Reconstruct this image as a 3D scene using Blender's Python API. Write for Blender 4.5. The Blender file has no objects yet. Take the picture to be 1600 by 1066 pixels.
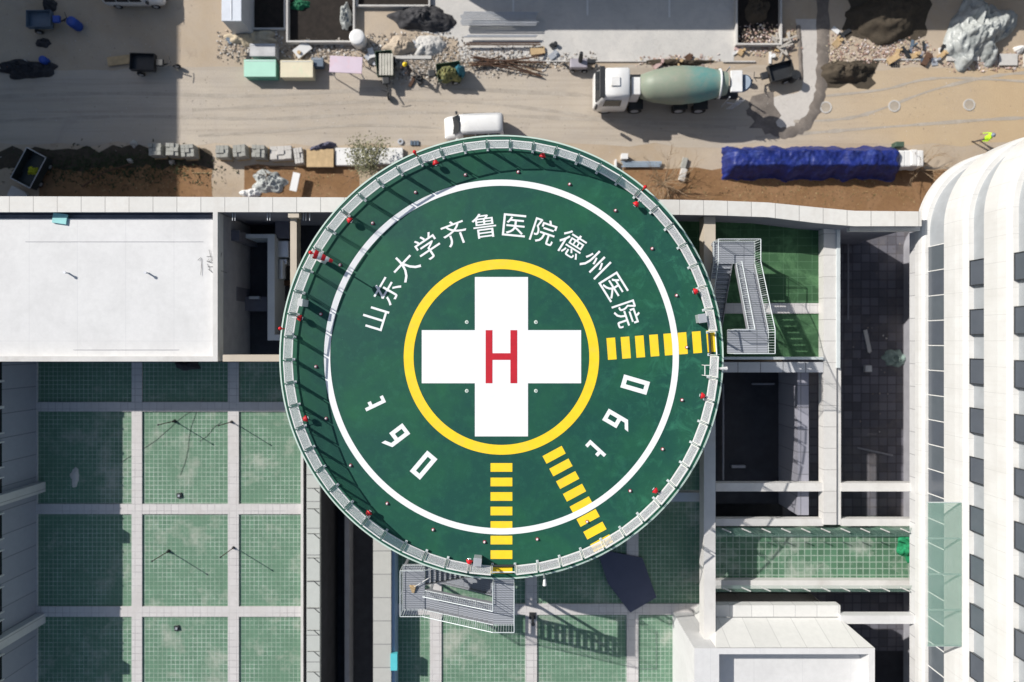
import bpy, bmesh, math, random
from mathutils import Vector, Matrix, noise
rnd = random.Random(7)
rad = math.radians
SC = bpy.context.scene
COL = SC.collection

# ------------------------------------------------------------------ camera, sky, sun, exposure
CAMZ = 48.5
cd = bpy.data.cameras.new('camera'); cam = bpy.data.objects.new('camera', cd); COL.objects.link(cam)
cd.sensor_width = 36; cd.lens = 24; cd.clip_end = 3000; cd.clip_start = 0.5
cam.location = (0, 0, CAMZ); cam.rotation_euler = (0, 0, 0)
cd.dof.use_dof = True; cd.dof.focus_distance = 38.2; cd.dof.aperture_fstop = 0.055
SC.camera = cam
SUN_EL = 35.5
sun_from = Vector((-math.cos(rad(31.5)), math.sin(rad(31.5)), 0))       # light arrives from the upper left of the picture
sun_dir = Vector((sun_from.x*math.cos(rad(SUN_EL)), sun_from.y*math.cos(rad(SUN_EL)), math.sin(rad(SUN_EL))))
w = bpy.data.worlds.new('World'); SC.world = w; w.use_nodes = True
nt = w.node_tree; bg = nt.nodes['Background']
sky = nt.nodes.new('ShaderNodeTexSky'); sky.sky_type = 'NISHITA'; sky.sun_disc = False
sky.sun_elevation = rad(SUN_EL); sky.sun_rotation = math.atan2(sun_dir.x, sun_dir.y)
sky.air_density = 1.2; sky.dust_density = 1.5
nt.links.new(sky.outputs[0], bg.inputs[0]); bg.inputs[1].default_value = 0.075
sd = bpy.data.lights.new('sun', 'SUN'); so = bpy.data.objects.new('sun', sd); COL.objects.link(so)
sd.energy = 4.5; sd.angle = rad(0.5); sd.color = (1.0, 0.955, 0.89)
so.rotation_euler = sun_dir.to_track_quat('Z', 'Y').to_euler()
SC.view_settings.view_transform = 'Standard'; SC.view_settings.look = 'None'
SC.view_settings.exposure = 0.32; SC.view_settings.gamma = 1.0

# ------------------------------------------------------------------ helpers
def S(z): return 1066.667/(CAMZ-z)
def W(px, py, z=0.0): return Vector(((px-800)/S(z), (533-py)/S(z), z))
def WR(px0, py0, px1, py1, z):
    a = W(px0, py1, z); b = W(px1, py0, z)
    return a.x, b.x, a.y, b.y

def tag(o, label=None, cat=None, group=None, kind=None):
    if label: o['label'] = label
    if cat: o['category'] = cat
    if group: o['group'] = group
    if kind: o['kind'] = kind
    return o

def empty(name, loc, label, cat, group=None, kind=None):
    o = bpy.data.objects.new(name, None); COL.objects.link(o); o.location = loc
    o.empty_display_size = 0.3
    return tag(o, label, cat, group, kind)

def root_loc(p):
    v = Vector((0, 0, 0))
    while p is not None:
        v += p.location; p = p.parent
    return v

class MB:
    def __init__(s): s.v = []; s.f = []; s.sm = []
    def add(s, vs, fs, M=None, smooth=False):
        n = len(s.v)
        for p in vs:
            p = Vector(p)
            s.v.append(M @ p if M is not None else p)
        for f in fs: s.f.append(tuple(i+n for i in f)); s.sm.append(smooth)
        return s
    def box(s, x0, x1, y0, y1, z0, z1, M=None):
        vs = [(x0,y0,z0),(x1,y0,z0),(x1,y1,z0),(x0,y1,z0),(x0,y0,z1),(x1,y0,z1),(x1,y1,z1),(x0,y1,z1)]
        return s.add(vs, [(0,3,2,1),(4,5,6,7),(0,1,5,4),(1,2,6,5),(2,3,7,6),(3,0,4,7)], M)
    def bbox(s, x0, x1, y0, y1, z0, z1, b=0.03, M=None):      # box with bevelled edges
        bm = bmesh.new(); bmesh.ops.create_cube(bm, size=1)
        for v in bm.verts: v.co = Vector(((x0+x1)/2+v.co.x*(x1-x0), (y0+y1)/2+v.co.y*(y1-y0), (z0+z1)/2+v.co.z*(z1-z0)))
        bmesh.ops.bevel(bm, geom=bm.edges[:], offset=b, segments=2, affect='EDGES', profile=0.5)
        bm.verts.index_update()
        s.add([v.co.copy() for v in bm.verts], [tuple(v.index for v in f.verts) for f in bm.faces], M)
        bm.free(); return s
    def rect(s, px0, py0, px1, py1, z0, z1):                  # picture rectangle measured at height z1
        x0, x1, y0, y1 = WR(px0, py0, px1, py1, z1); return s.box(x0, x1, y0, y1, z0, z1)
    def prism(s, poly, z0, z1, M=None):
        n = len(poly)
        a = sum(poly[i][0]*poly[(i+1) % n][1]-poly[(i+1) % n][0]*poly[i][1] for i in range(n))
        if a < 0: poly = poly[::-1]
        vs = [(p[0],p[1],z0) for p in poly]+[(p[0],p[1],z1) for p in poly]
        fs = [tuple(range(n-1,-1,-1)), tuple(range(n,2*n))]+[(i,(i+1)%n,n+(i+1)%n,n+i) for i in range(n)]
        return s.add(vs, fs, M)
    def sheet(s, poly, z, M=None):
        n = len(poly)
        a = sum(poly[i][0]*poly[(i+1) % n][1]-poly[(i+1) % n][0]*poly[i][1] for i in range(n))
        if a < 0: poly = poly[::-1]
        return s.add([(p[0],p[1],z) for p in poly], [tuple(range(n))], M)
    def cyl(s, p0, p1, r0, r1=None, n=12, caps=True, smooth=True):
        p0 = Vector(p0); p1 = Vector(p1); r1 = r0 if r1 is None else r1
        d = (p1-p0)
        if d.length < 1e-6: return s
        q = d.to_track_quat('Z', 'Y'); vs = []
        for p, r in ((p0, r0), (p1, r1)):
            for k in range(n):
                a = 2*math.pi*k/n; vs.append(p+q@Vector((math.cos(a)*r, math.sin(a)*r, 0)))
        s.add(vs, [(k,(k+1)%n,n+(k+1)%n,n+k) for k in range(n)], None, smooth)
        if caps: s.add(vs, [tuple(range(n-1,-1,-1)), tuple(range(n,2*n))])
        return s
    def tube(s, pts, r, n=6, r1=None):
        m = len(pts)-1
        for i in range(m):
            a = r if r1 is None else r+(r1-r)*i/m; b = r if r1 is None else r+(r1-r)*(i+1)/m
            s.cyl(pts[i], pts[i+1], a, b, n)
        return s
    def lathe(s, prof, origin, axis, n=24):                   # prof [(t, r)] along axis
        o = Vector(origin); ax = Vector(axis).normalized(); q = ax.to_track_quat('Z', 'Y'); vs = []
        for t, r in prof:
            for k in range(n):
                a = 2*math.pi*k/n; vs.append(o+ax*t+q@Vector((math.cos(a)*r, math.sin(a)*r, 0)))
        fs = []
        for i in range(len(prof)-1):
            for k in range(n): fs.append((i*n+k, i*n+(k+1)%n, (i+1)*n+(k+1)%n, (i+1)*n+k))
        s.add(vs, fs, None, True)
        if prof[0][1] > 1e-3: s.add(vs[:n], [tuple(range(n-1,-1,-1))])
        if prof[-1][1] > 1e-3: s.add(vs[-n:], [tuple(range(n))])
        return s
    def annulus(s, cx, cy, r0, r1, z, a0=0, a1=360, n=160):
        vs = []; full = abs(a1-a0) >= 359.9; m = n if full else n+1
        for k in range(m):
            a = rad(a0+(a1-a0)*k/n)
            for r in (r0, r1): vs.append((cx+math.cos(a)*r, cy+math.sin(a)*r, z))
        fs = []
        for k in range(n):
            i = 2*k; j = 2*((k+1) % m) if full else 2*(k+1)
            fs.append((i, i+1, j+1, j))
        return s.add(vs, fs)
    def ring(s, cx, cy, r0, r1, z0, z1, n=160):
        prof = [(r0, z0), (r1, z0), (r1, z1), (r0, z1)]; vs = []
        for k in range(n):
            a = 2*math.pi*k/n
            for r, z in prof: vs.append((cx+math.cos(a)*r, cy+math.sin(a)*r, z))
        fs = []
        for k in range(n):
            for i in range(4):
                j = (i+1) % 4; k2 = (k+1) % n
                fs.append((4*k+i, 4*k2+i, 4*k2+j, 4*k+j))
        return s.add(vs, fs)
    def build(s, name, mats, parent=None, origin=None):
        if not isinstance(mats, (list, tuple)): mats = [mats]
        if parent is not None: off = root_loc(parent)
        elif origin is not None: off = Vector(origin)
        else:
            xs = [v.x for v in s.v]; ys = [v.y for v in s.v]; zs = [v.z for v in s.v]
            off = Vector(((min(xs)+max(xs))/2, (min(ys)+max(ys))/2, min(zs)))
        me = bpy.data.meshes.new(name); me.from_pydata([v-off for v in s.v], [], s.f)
        me.polygons.foreach_set('use_smooth', s.sm)
        for m in mats: me.materials.append(m)
        me.update(); o = bpy.data.objects.new(name, me); COL.objects.link(o)
        if parent is not None: o.parent = parent
        else: o.location = off
        return o

def children(o): return [c for c in COL.objects if c.parent is o]
def copy_tree(o, parent=None):
    c = o.copy(); COL.objects.link(c)
    if parent is not None: c.parent = parent
    for ch in children(o): copy_tree(ch, c)
    return c

# ------------------------------------------------------------------ materials
def srgb(r, g, b):
    f = lambda c: c/12.92 if c <= 0.04045 else ((c+0.055)/1.055)**2.4
    return (f(r/255), f(g/255), f(b/255))
def node(nt, t, **kw):
    n = nt.nodes.new(t)
    for k, v in kw.items(): setattr(n, k, v)
    return n
def base(name, rough=0.7, metal=0.0, spec=0.4):
    m = bpy.data.materials.new(name); m.use_nodes = True; b = m.node_tree.nodes['Principled BSDF']
    b.inputs['Roughness'].default_value = rough; b.inputs['Metallic'].default_value = metal
    b.inputs['Specular IOR Level'].default_value = spec
    return m, m.node_tree, b
def coords(nt, world=False):
    if world: return node(nt, 'ShaderNodeNewGeometry').outputs['Position']
    return node(nt, 'ShaderNodeTexCoord').outputs['Object']
def nz(nt, co, scale, detail=5, rough=0.6, dist=0.0):
    n = node(nt, 'ShaderNodeTexNoise'); n.inputs['Scale'].default_value = scale; n.inputs['Detail'].default_value = detail
    n.inputs['Roughness'].default_value = rough; n.inputs['Distortion'].default_value = dist
    nt.links.new(co, n.inputs['Vector']); return n.outputs['Fac']
def ramp(nt, fac, p0, p1, c0=(0,0,0,1), c1=(1,1,1,1)):
    r = node(nt, 'ShaderNodeValToRGB'); e = r.color_ramp.elements
    e[0].position = p0; e[1].position = p1; e[0].color = c0; e[1].color = c1
    nt.links.new(fac, r.inputs[0]); return r.outputs[0]
def mix(nt, fac, a, b, mode='MIX'):
    n = node(nt, 'ShaderNodeMix', data_type='RGBA', blend_type=mode)
    for i, v in ((0, fac), (6, a), (7, b)):
        if isinstance(v, bpy.types.NodeSocket): nt.links.new(v, n.inputs[i])
        elif i == 0: n.inputs[0].default_value = v
        else: n.inputs[i].default_value = (*v, 1)
    return n.outputs[2]
def bump(nt, b, h, strength=0.3, dist=0.02):
    n = node(nt, 'ShaderNodeBump'); n.inputs['Strength'].default_value = strength; n.inputs['Distance'].default_value = dist
    nt.links.new(h, n.inputs['Height']); nt.links.new(n.outputs[0], b.inputs['Normal'])
def mat(name, c, rough=0.7, metal=0.0, var=0.25, sc=1.5, fine=20, world=False, bmp=0.15, dirt=None, dirtamt=0.5, spec=0.4):
    m, nt, b = base(name, rough, metal, spec); co = coords(nt, world)
    n1 = nz(nt, co, sc); n2 = nz(nt, co, fine, 3)
    dark = tuple(x*(1-var) for x in c); light = tuple(min(1, x*(1+var*0.5)) for x in c)
    col = mix(nt, ramp(nt, n1, 0.3, 0.7), dark, light)
    col = mix(nt, ramp(nt, n2, 0.35, 0.75), col, mix(nt, 0.25, col, light))
    if dirt: col = mix(nt, ramp(nt, nz(nt, co, sc*0.6, 6, 0.7, 0.6), 0.5, 0.68, c1=(dirtamt,)*3+(1,)), col, dirt)
    nt.links.new(col, b.inputs['Base Color'])
    if bmp: bump(nt, b, n2, bmp)
    return m
def tiles(name, c, line, w, h, mort=0.02, rough=0.6, var=0.1, dirt=None, dirtamt=0.6, dsc=0.35, offs=0.0, world=True, p0=0.48, p1=0.66, linefade=None, warp=0.4):
    m, nt, b = base(name, rough); co = coords(nt, world)
    br = node(nt, 'ShaderNodeTexBrick'); br.offset = offs; br.squash = 1
    nt.links.new(co, br.inputs['Vector']); br.inputs['Scale'].default_value = 1
    br.inputs['Brick Width'].default_value = w; br.inputs['Row Height'].default_value = h
    br.inputs['Mortar Size'].default_value = mort; br.inputs['Mortar Smooth'].default_value = 0.1
    br.inputs['Color1'].default_value = (*c, 1); br.inputs['Color2'].default_value = (*tuple(x*(1-var) for x in c), 1)
    plain = mix(nt, ramp(nt, nz(nt, co, 1.3), 0.3, 0.7), tuple(x*(1-var) for x in c), c)
    br.inputs['Mortar'].default_value = (*line, 1)
    col = br.outputs['Color']
    if linefade: col = mix(nt, ramp(nt, nz(nt, co, 0.5, 5, 0.7), 0.4, 0.62, c1=(linefade,)*3+(1,)), col, plain)
    n1 = nz(nt, co, 3.0, 6, 0.7)
    col = mix(nt, ramp(nt, n1, 0.35, 0.7, c1=(0.35,)*3+(1,)), col, tuple(x*0.75 for x in c))
    if dirt: col = mix(nt, ramp(nt, nz(nt, co, dsc, 9, 0.72, warp), p0, p1, c1=(dirtamt,)*3+(1,)), col, dirt)
    nt.links.new(col, b.inputs['Base Color']); bump(nt, b, n1, 0.1)
    return m
def glass(name, c, rough=0.08, trans=0.0, alpha=1.0):
    m, nt, b = base(name, rough, 0, 0.6); b.inputs['Base Color'].default_value = (*c, 1)
    b.inputs['Transmission Weight'].default_value = trans; b.inputs['Alpha'].default_value = alpha
    co = coords(nt); n = nz(nt, co, 1.2); nt.links.new(mix(nt, n, tuple(x*0.7 for x in c), c), b.inputs['Base Color'])
    return m

M = {}
M['white'] = mat('white_paint', (0.70, 0.70, 0.69), 0.5, var=0.05, bmp=0.03)
M['steel'] = mat('galvanised_steel', (0.55, 0.57, 0.60), 0.4, 0.5, var=0.12, bmp=0.05)
M['railsteel'] = mat('pale_rail_steel', (0.60, 0.65, 0.66), 0.45, 0.2, var=0.1, bmp=0.03)
M['dark'] = mat('dark_metal', (0.03, 0.032, 0.035), 0.5, var=0.3)
M['rubber'] = mat('black_rubber', (0.02, 0.02, 0.02), 0.8, var=0.2)
M['carwhite'] = mat('vehicle_white', (0.74, 0.74, 0.73), 0.3, var=0.05, bmp=0.01, dirt=(0.5, 0.46, 0.40), dirtamt=0.35)
M['glassdark'] = glass('dark_glass', (0.025, 0.03, 0.035))
M['towerglass'] = glass('tower_glass', (0.10, 0.115, 0.14), 0.22)
M['greyglass'] = glass('grey_glass', (0.12,0.14,0.16), 0.2)
M['red'] = mat('red_paint', (0.62, 0.012, 0.02), 0.45, var=0.15, bmp=0.02)
M['orange'] = mat('orange_fabric', (0.6, 0.2, 0.1), 0.8, var=0.3)
M['yellow'] = mat('yellow_plastic', (0.85, 0.60, 0.02), 0.5, var=0.1)
M['blue'] = mat('blue_plastic', (0.02, 0.07, 0.35), 0.5, var=0.2)
M['wood'] = mat('raw_timber', (0.50, 0.36, 0.20), 0.8, var=0.25, sc=3)
M['rust'] = mat('rusty_steel', (0.10, 0.055, 0.035), 0.85, var=0.4, sc=4)
M['bark'] = mat('bark', (0.16, 0.11, 0.07), 0.9, var=0.4, sc=6)
M['leaf'] = mat('olive_leaf', (0.10, 0.12, 0.05), 0.8, var=0.5, sc=5)
M['skin'] = mat('skin', (0.40, 0.22, 0.14), 0.6, var=0.1, bmp=0)
M['cloth'] = mat('dark_cloth', (0.05, 0.045, 0.05), 0.9, var=0.3)
M['hivis'] = mat('lime_hi_vis_cloth', (0.45, 0.75, 0.03), 0.8, var=0.15)

# ------------------------------------------------------------------ setting: ground, road, beds
def ground_mat(name, a, b_, c, dark, world=True, s=0.12):
    m, nt, b = base(name, 0.95, spec=0.2); co = coords(nt, True)
    n1 = nz(nt, co, s, 8, 0.62, 0.4); n2 = nz(nt, co, s*7, 6, 0.7); n3 = nz(nt, co, 9, 4, 0.7)
    col = mix(nt, ramp(nt, n1, 0.38, 0.62), a, b_)
    col = mix(nt, ramp(nt, n2, 0.45, 0.7, c1=(0.6,)*3+(1,)), col, c)
    col = mix(nt, ramp(nt, nz(nt, co, s*3.1, 7, 0.7, 1.2), 0.58, 0.72, c1=(0.55,)*3+(1,)), col, dark)
    col = mix(nt, ramp(nt, n3, 0.55, 0.75, c1=(0.30,)*3+(1,)), col, tuple(x*0.55 for x in a))
    if name.endswith('dusty_road'):
        mp = node(nt, 'ShaderNodeMapping'); mp.inputs['Scale'].default_value = (0.06, 2.2, 1); mp.inputs['Rotation'].default_value = (0, 0, 0.02); nt.links.new(co, mp.inputs[0])
        col = mix(nt, ramp(nt, nz(nt, mp.outputs[0], 1.0, 7, .7, .3), 0.48, 0.68, c1=(0.6,)*3+(1,)), col, (0.32, 0.275, 0.23))
        sx = node(nt, 'ShaderNodeSeparateXYZ'); nt.links.new(co, sx.inputs[0])
        ad = node(nt, 'ShaderNodeMath', operation='MULTIPLY_ADD'); nt.links.new(n1, ad.inputs[0]); ad.inputs[1].default_value = 22; nt.links.new(sx.outputs[0], ad.inputs[2])
        g = node(nt, 'ShaderNodeMapRange'); nt.links.new(ad.outputs[0], g.inputs[0]); g.inputs[1].default_value = 26; g.inputs[2].default_value = 44
        col = mix(nt, g.outputs[0], col, mix(nt, n2, (0.50, 0.39, 0.25), (0.42, 0.31, 0.20)))
    nt.links.new(col, b.inputs['Base Color']); bump(nt, b, n3, 0.5, 0.05)
    return m
G_sand = ground_mat('sandy_earth', (0.39, 0.31, 0.225), (0.47, 0.395, 0.31), (0.40, 0.34, 0.28), (0.27, 0.21, 0.16))
G_road = ground_mat('packed_dusty_road', (0.42, 0.365, 0.30), (0.48, 0.425, 0.355), (0.42, 0.38, 0.34), (0.36, 0.31, 0.27), s=0.09)
G_soil = ground_mat('brown_soil', (0.22, 0.125, 0.06), (0.27, 0.16, 0.085), (0.17, 0.09, 0.05), (0.08, 0.07, 0.035), s=0.5)
G_dark = ground_mat('damp_dark_soil', (0.065, 0.055, 0.042), (0.085, 0.068, 0.05), (0.04, 0.034, 0.025), (0.028, 0.025, 0.02), s=0.4)
G_conc = ground_mat('raw_concrete', (0.50, 0.49, 0.47), (0.58, 0.56, 0.53), (0.45, 0.44, 0.43), (0.38, 0.36, 0.34), s=0.2)
def struct(mb, name, m): return tag(mb.build(name, m, origin=(0, 0, 0)), kind='structure')
struct(MB().sheet([(-400,-400),(400,-400),(400,400),(-400,400)], 0), 'ground', G_sand)
def wob(px0, py0, px1, py1, z, amp=6, step=30, seed=1):       # rectangle with a slightly ragged edge
    r = random.Random(seed); pts = []
    cs = [(px0,py0),(px1,py0),(px1,py1),(px0,py1)]
    for i in range(4):
        a = cs[i]; b = cs[(i+1)%4]; n = max(2, int(math.hypot(b[0]-a[0], b[1]-a[1])/step))
        for k in range(n):
            t = k/n; p = (a[0]+(b[0]-a[0])*t+r.uniform(-amp, amp), a[1]+(b[1]-a[1])*t+r.uniform(-amp, amp)); q = W(*p, z); pts.append((q.x, q.y))
    return pts
struct(MB().sheet(wob(-500, 106, 2100, 226, 0, 5, 40, 3), 0.004), 'road', G_road)
sb = MB()
for i, (a, b, c, d) in enumerate(((60, 252, 333, 330, ), (380, 258, 560, 330), (975, 264, 1500, 350))):
    sb.sheet(wob(a, b, c, d, 0, 3, 22, 5+i), 0.008)
struct(sb, 'soil_bed', G_soil)
ds = MB()
for i, (a, b, c, d) in enumerate(((0, 232, 335, 262), (1322, -30, 1452, 62), (1288, 97, 1368, 136), (1160, -30, 1216, 60))):
    ds.sheet(wob(a, b, c, d, 0, 7, 14, 25+i), 0.012)
struct(ds, 'dark_soil', G_dark)
slab = MB(); slab.sheet([tuple(W(*p, 0).xy) for p in ((660,-60),(1148,-60),(1150,62),(1146,96),(720,96),(715,62),(660,50))], 0.016)
struct(slab, 'concrete_slab', G_conc)
mk = MB()
for (x, y1) in ((671, 24), (802, 23), (918, 24), (1046, 27)): mk.rect(x-1.4, -40, x+1.4, y1, 0.016, 0.06)
struct(mk, 'slab_edge_strip', M['white'])
# pale kerb line between the works and the road
kb = MB(); kb.rect(1130, 95, 1180, 97, 0, 0.12); kb.rect(615, 87, 674, 92, 0, 0.12); kb.rect(1366, 92, 1440, 94, 0, 0.1); kb.rect(836, 95, 1010, 96.5, 0, 0.1)
kb.rect(0, 245, 2, 246, 0, 0.02)
struct(kb, 'kerb', G_conc)

# wet, curved wheel track round the wash-out patch
def arc_pts(pts, n=8):
    out = []
    P = [Vector((p[0], p[1])) for p in pts]
    for i in range(len(P)-1):
        a = P[max(i-1, 0)]; b = P[i]; c = P[i+1]; d = P[min(i+2, len(P)-1)]
        for k in range(n):
            t = k/n
            out.append(0.5*((2*b)+(c-a)*t+(2*a-5*b+4*c-d)*t*t+(3*b-a-3*c+d)*t**3))
    out.append(P[-1]); return out
def ribbon(pts, wd, z0, h=0.0, seed=0, jag=0.15):
    r = random.Random(seed); mb = MB(); L = arc_pts(pts); vs = []; m = len(L)
    for i, p in enumerate(L):
        t = (L[min(i+1, m-1)]-L[max(i-1, 0)]).normalized(); n = Vector((-t.y, t.x))
        q = W(p.x, p.y, 0); wv = wd*(1+r.uniform(-jag, jag)); nn = Vector((n.x, -n.y))
        for u, hh in ((-1, 0), (-0.5, h), (0, h*1.3), (0.5, h), (1, 0)):
            vs.append((q.x+nn.x*wv*u, q.y+nn.y*wv*u, z0+hh*(1+r.uniform(-jag, jag))))
    fs = []
    for i in range(m-1):
        for k in range(4): fs.append((i*5+k, i*5+k+1, (i+1)*5+k+1, (i+1)*5+k))
    mb.add(vs, fs, None, True); return mb
G_wet = ground_mat('damp_concrete_spill', (0.15, 0.13, 0.115), (0.23, 0.20, 0.175), (0.12, 0.11, 0.10), (0.07, 0.06, 0.055), s=0.9)
G_pale = ground_mat('dried_concrete_spill', (0.50, 0.47, 0.44), (0.56, 0.53, 0.49), (0.46, 0.43, 0.40), (0.36, 0.34, 0.31), s=0.5)
ps = MB(); ps.sheet([tuple(W(p.x, p.y, 0).xy) for p in arc_pts([(1243,30),(1250,90),(1252,140),(1215,150),(1195,165),(1200,195),(1225,207),(1258,196),(1278,165),(1284,110),(1280,30)], 5)], 0.010)
struct(ps, 'dried_spill', G_pale)
st_ = MB(); st_.sheet(wob(1176, 150, 1214, 206, 0, 7, 12, 44), 0.0125); struct(st_, 'wet_spill', G_wet)
struct(ribbon([(1285,-20),(1286,60),(1285,110),(1278,160),(1256,196),(1222,208),(1190,190),(1172,168)], 0.42, 0.014, 0.05, 3, .25), 'wheel_rut', G_wet)
struct(ribbon([(1247,40),(1250,80),(1252,125)], 0.16, 0.014, 0.06, 4), 'wheel_track', G_wet)

G_trk = ground_mat('pressed_tyre_track', (0.36, 0.32, 0.27), (0.43, 0.385, 0.33), (0.33, 0.29, 0.245), (0.29, 0.25, 0.21), s=0.8)
tk_ = MB()
for j, (pts, ww) in enumerate((([(-20,190),(200,182),(420,186),(640,176),(900,186),(1150,200)], .11), ([(-20,152),(180,146),(400,150),(640,138),(860,146),(930,150)], .12), ([(300,172),(500,162),(700,158),(880,176),(1060,208),(1140,214)], .09), ([(1180,215),(1290,206),(1420,196),(1560,186),(1640,184)], .11), ([(1240,190),(1340,182),(1460,140),(1560,118),(1640,112)], .10), ([(310,212),(420,206),(560,196),(690,200)], .08), ([(1290,150),(1380,140),(1470,122),(1640,130)], .08))):
    rb = ribbon(pts, ww, 0.009+0.0012*j, 0.0, 60+j, .45); tk_.add(rb.v, rb.f)
struct(tk_, 'tyre_track', G_trk)
# loose rubble and litter on the ground: nobody could count it
def rubble(name, regions, count, size, m, label, seed, flat=0.5):
    r = random.Random(seed); mb = MB(); tot = sum((x1-x0)*(y1-y0) for x0,y0,x1,y1 in regions)
    for x0, y0, x1, y1 in regions:
        for _ in range(int(count*(x1-x0)*(y1-y0)/tot)):
            px = r.gauss((x0+x1)/2, (x1-x0)/3.2); py = r.gauss((y0+y1)/2, (y1-y0)/3.4)
            if not (x0-6 < px < x1+6 and y0-4 < py < y1+4): continue
            p = W(px, py, 0); sz = size*r.uniform(0.3, 1)**1.6
            Mx = Matrix.Translation(p+Vector((0,0,sz*0.2))) @ Matrix.Rotation(r.uniform(0,6.28), 4, 'Z') @ Matrix.Rotation(r.uniform(-.5,.5), 4, 'X')
            a, b, c = sz*r.uniform(0.5,1), sz*r.uniform(0.3,0.8), sz*flat*r.uniform(0.3,1)
            vs = [(sx*a*r.uniform(.6,1), sy*b*r.uniform(.6,1), sz_*c*r.uniform(.6,1)) for sz_ in (-.5,.5) for sx, sy in ((-.5,-.5),(.5,-.5),(.5,.5),(-.5,.5))]
            mb.add(vs, [(0,3,2,1),(4,5,6,7),(0,1,5,4),(1,2,6,5),(2,3,7,6),(3,0,4,7)], Mx)
    o = mb.build(name, m, origin=(0,0,0)); return tag(o, label, 'rubble', kind='stuff')
def rub_mat(name, cs):
    m, nt, b = base(name, 0.9); g = node(nt, 'ShaderNodeNewGeometry')
    r = node(nt, 'ShaderNodeValToRGB'); r.color_ramp.interpolation = 'CONSTANT'
    e = r.color_ramp.elements
    while len(e) < len(cs): e.new(0.5)
    for i, c in enumerate(cs): e[i].position = i/len(cs); e[i].color = (*c, 1)
    nt.links.new(g.outputs['Random Per Island'], r.inputs[0]); nt.links.new(r.outputs[0], b.inputs['Base Color']); return m
RB = rub_mat('mixed_rubble', [(0.5,0.47,0.43),(0.35,0.30,0.25),(0.62,0.60,0.57),(0.2,0.17,0.14),(0.42,0.35,0.28),(0.12,0.11,0.10)])
RP = rub_mat('pinkish_brick_rubble', [(0.5,0.40,0.36),(0.38,0.25,0.2),(0.62,0.55,0.52),(0.25,0.17,0.14),(0.5,0.42,0.3)])
RL = rub_mat('leaf_and_twig_litter', [(0.20,0.12,0.06),(0.30,0.19,0.09),(0.10,0.06,0.03),(0.36,0.27,0.14),(0.14,0.12,0.05)])
rubble('rubble', [(345,50,440,96),(440,64,560,94),(560,55,720,104),(600,85,720,130),(700,75,850,118),(860,85,930,110)], 7000, 0.22, RB, 'grey and buff building rubble strewn between the foundation pits and the road', 1)
rubble('rubble', [(1296,50,1322,98),(1320,62,1455,98),(1160,40,1246,84),(1000,88,1120,104),(1480,80,1600,110)], 3200, 0.22, RP, 'pinkish brick rubble round the dark soil heaps at upper right', 2)
rubble('leaf_litter', [(982,266,1090,318),(420,262,530,308),(1090,270,1430,325),(110,262,330,306)], 3200, 0.14, RL, 'dry leaves and twigs lying on the brown soil beds', 3, 0.15)
rubble('gravel', [(0,100,1300,235),(1300,95,1600,225),(0,0,300,110)], 2600, 0.08, RB, 'scattered pebbles and crumbs on the dusty road', 4)

# ------------------------------------------------------------------ buildings
P_stone = tiles('pale_stone_coping', (0.66,0.65,0.62), (0.30,0.29,0.28), 1.42, 40, 0.025, var=0.08, dirt=(0.50,0.47,0.43), dirtamt=0.4, dsc=0.6)
P_wall = tiles('pale_wall_panels', (0.60,0.60,0.60), (0.28,0.28,0.29), 1.4, 1.4, 0.025, var=0.08, dirt=(0.42,0.41,0.40), dirtamt=0.4, dsc=0.4)
P_conc = mat('painted_concrete_beam', (0.60,0.59,0.57), 0.7, var=0.12, sc=0.7, world=True, dirt=(0.40,0.37,0.34), dirtamt=0.4)
P_beige = mat('beige_concrete_beam', (0.50,0.44,0.36), 0.75, var=0.12, sc=0.7, world=True)
P_roof = tiles('white_roof_coating', (0.66,0.66,0.66), (0.57,0.57,0.58), 2.9, 40, 0.02, 0.6, 0.04, dirt=(0.50,0.50,0.50), dirtamt=0.6, dsc=0.35, p0=.46, p1=.75, linefade=.3)
P_turf = tiles('green_roof_drain_tray', (0.125,0.235,0.155), (0.40,0.48,0.42), 0.29, 0.29, 0.020, 0.85, 0.22, dirt=(0.44,0.44,0.39), dirtamt=0.75, dsc=0.42, p0=0.53, p1=0.74, linefade=0.7, warp=0.15)
P_turfd = tiles('deep_green_turf', (0.042,0.115,0.05), (0.09,0.18,0.10), 0.9, 0.5, 0.02, 0.9, 0.3, dirt=(0.12,0.26,0.12), dirtamt=0.7, dsc=0.5, linefade=0.9)
P_rib = tiles('paved_strip', (0.60,0.58,0.57), (0.30,0.28,0.29), 0.48, 0.45, 0.018, var=0.1, dirt=(0.45,0.42,0.40), dirtamt=0.4, dsc=0.5, linefade=0.95)
P_dark = tiles('dark_courtyard_paving', (0.15,0.15,0.18), (0.06,0.055,0.065), 0.62, 0.62, 0.035, 0.9, 0.5, dirt=(0.20,0.18,0.17), dirtamt=0.5, dsc=0.3)
P_black = mat('dark_roofing_and_shade', (0.035,0.035,0.042), 0.8, var=0.3, world=True)
P_grey = mat('grey_render_wall', (0.30,0.30,0.33), 0.8, var=0.15, world=True)

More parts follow.
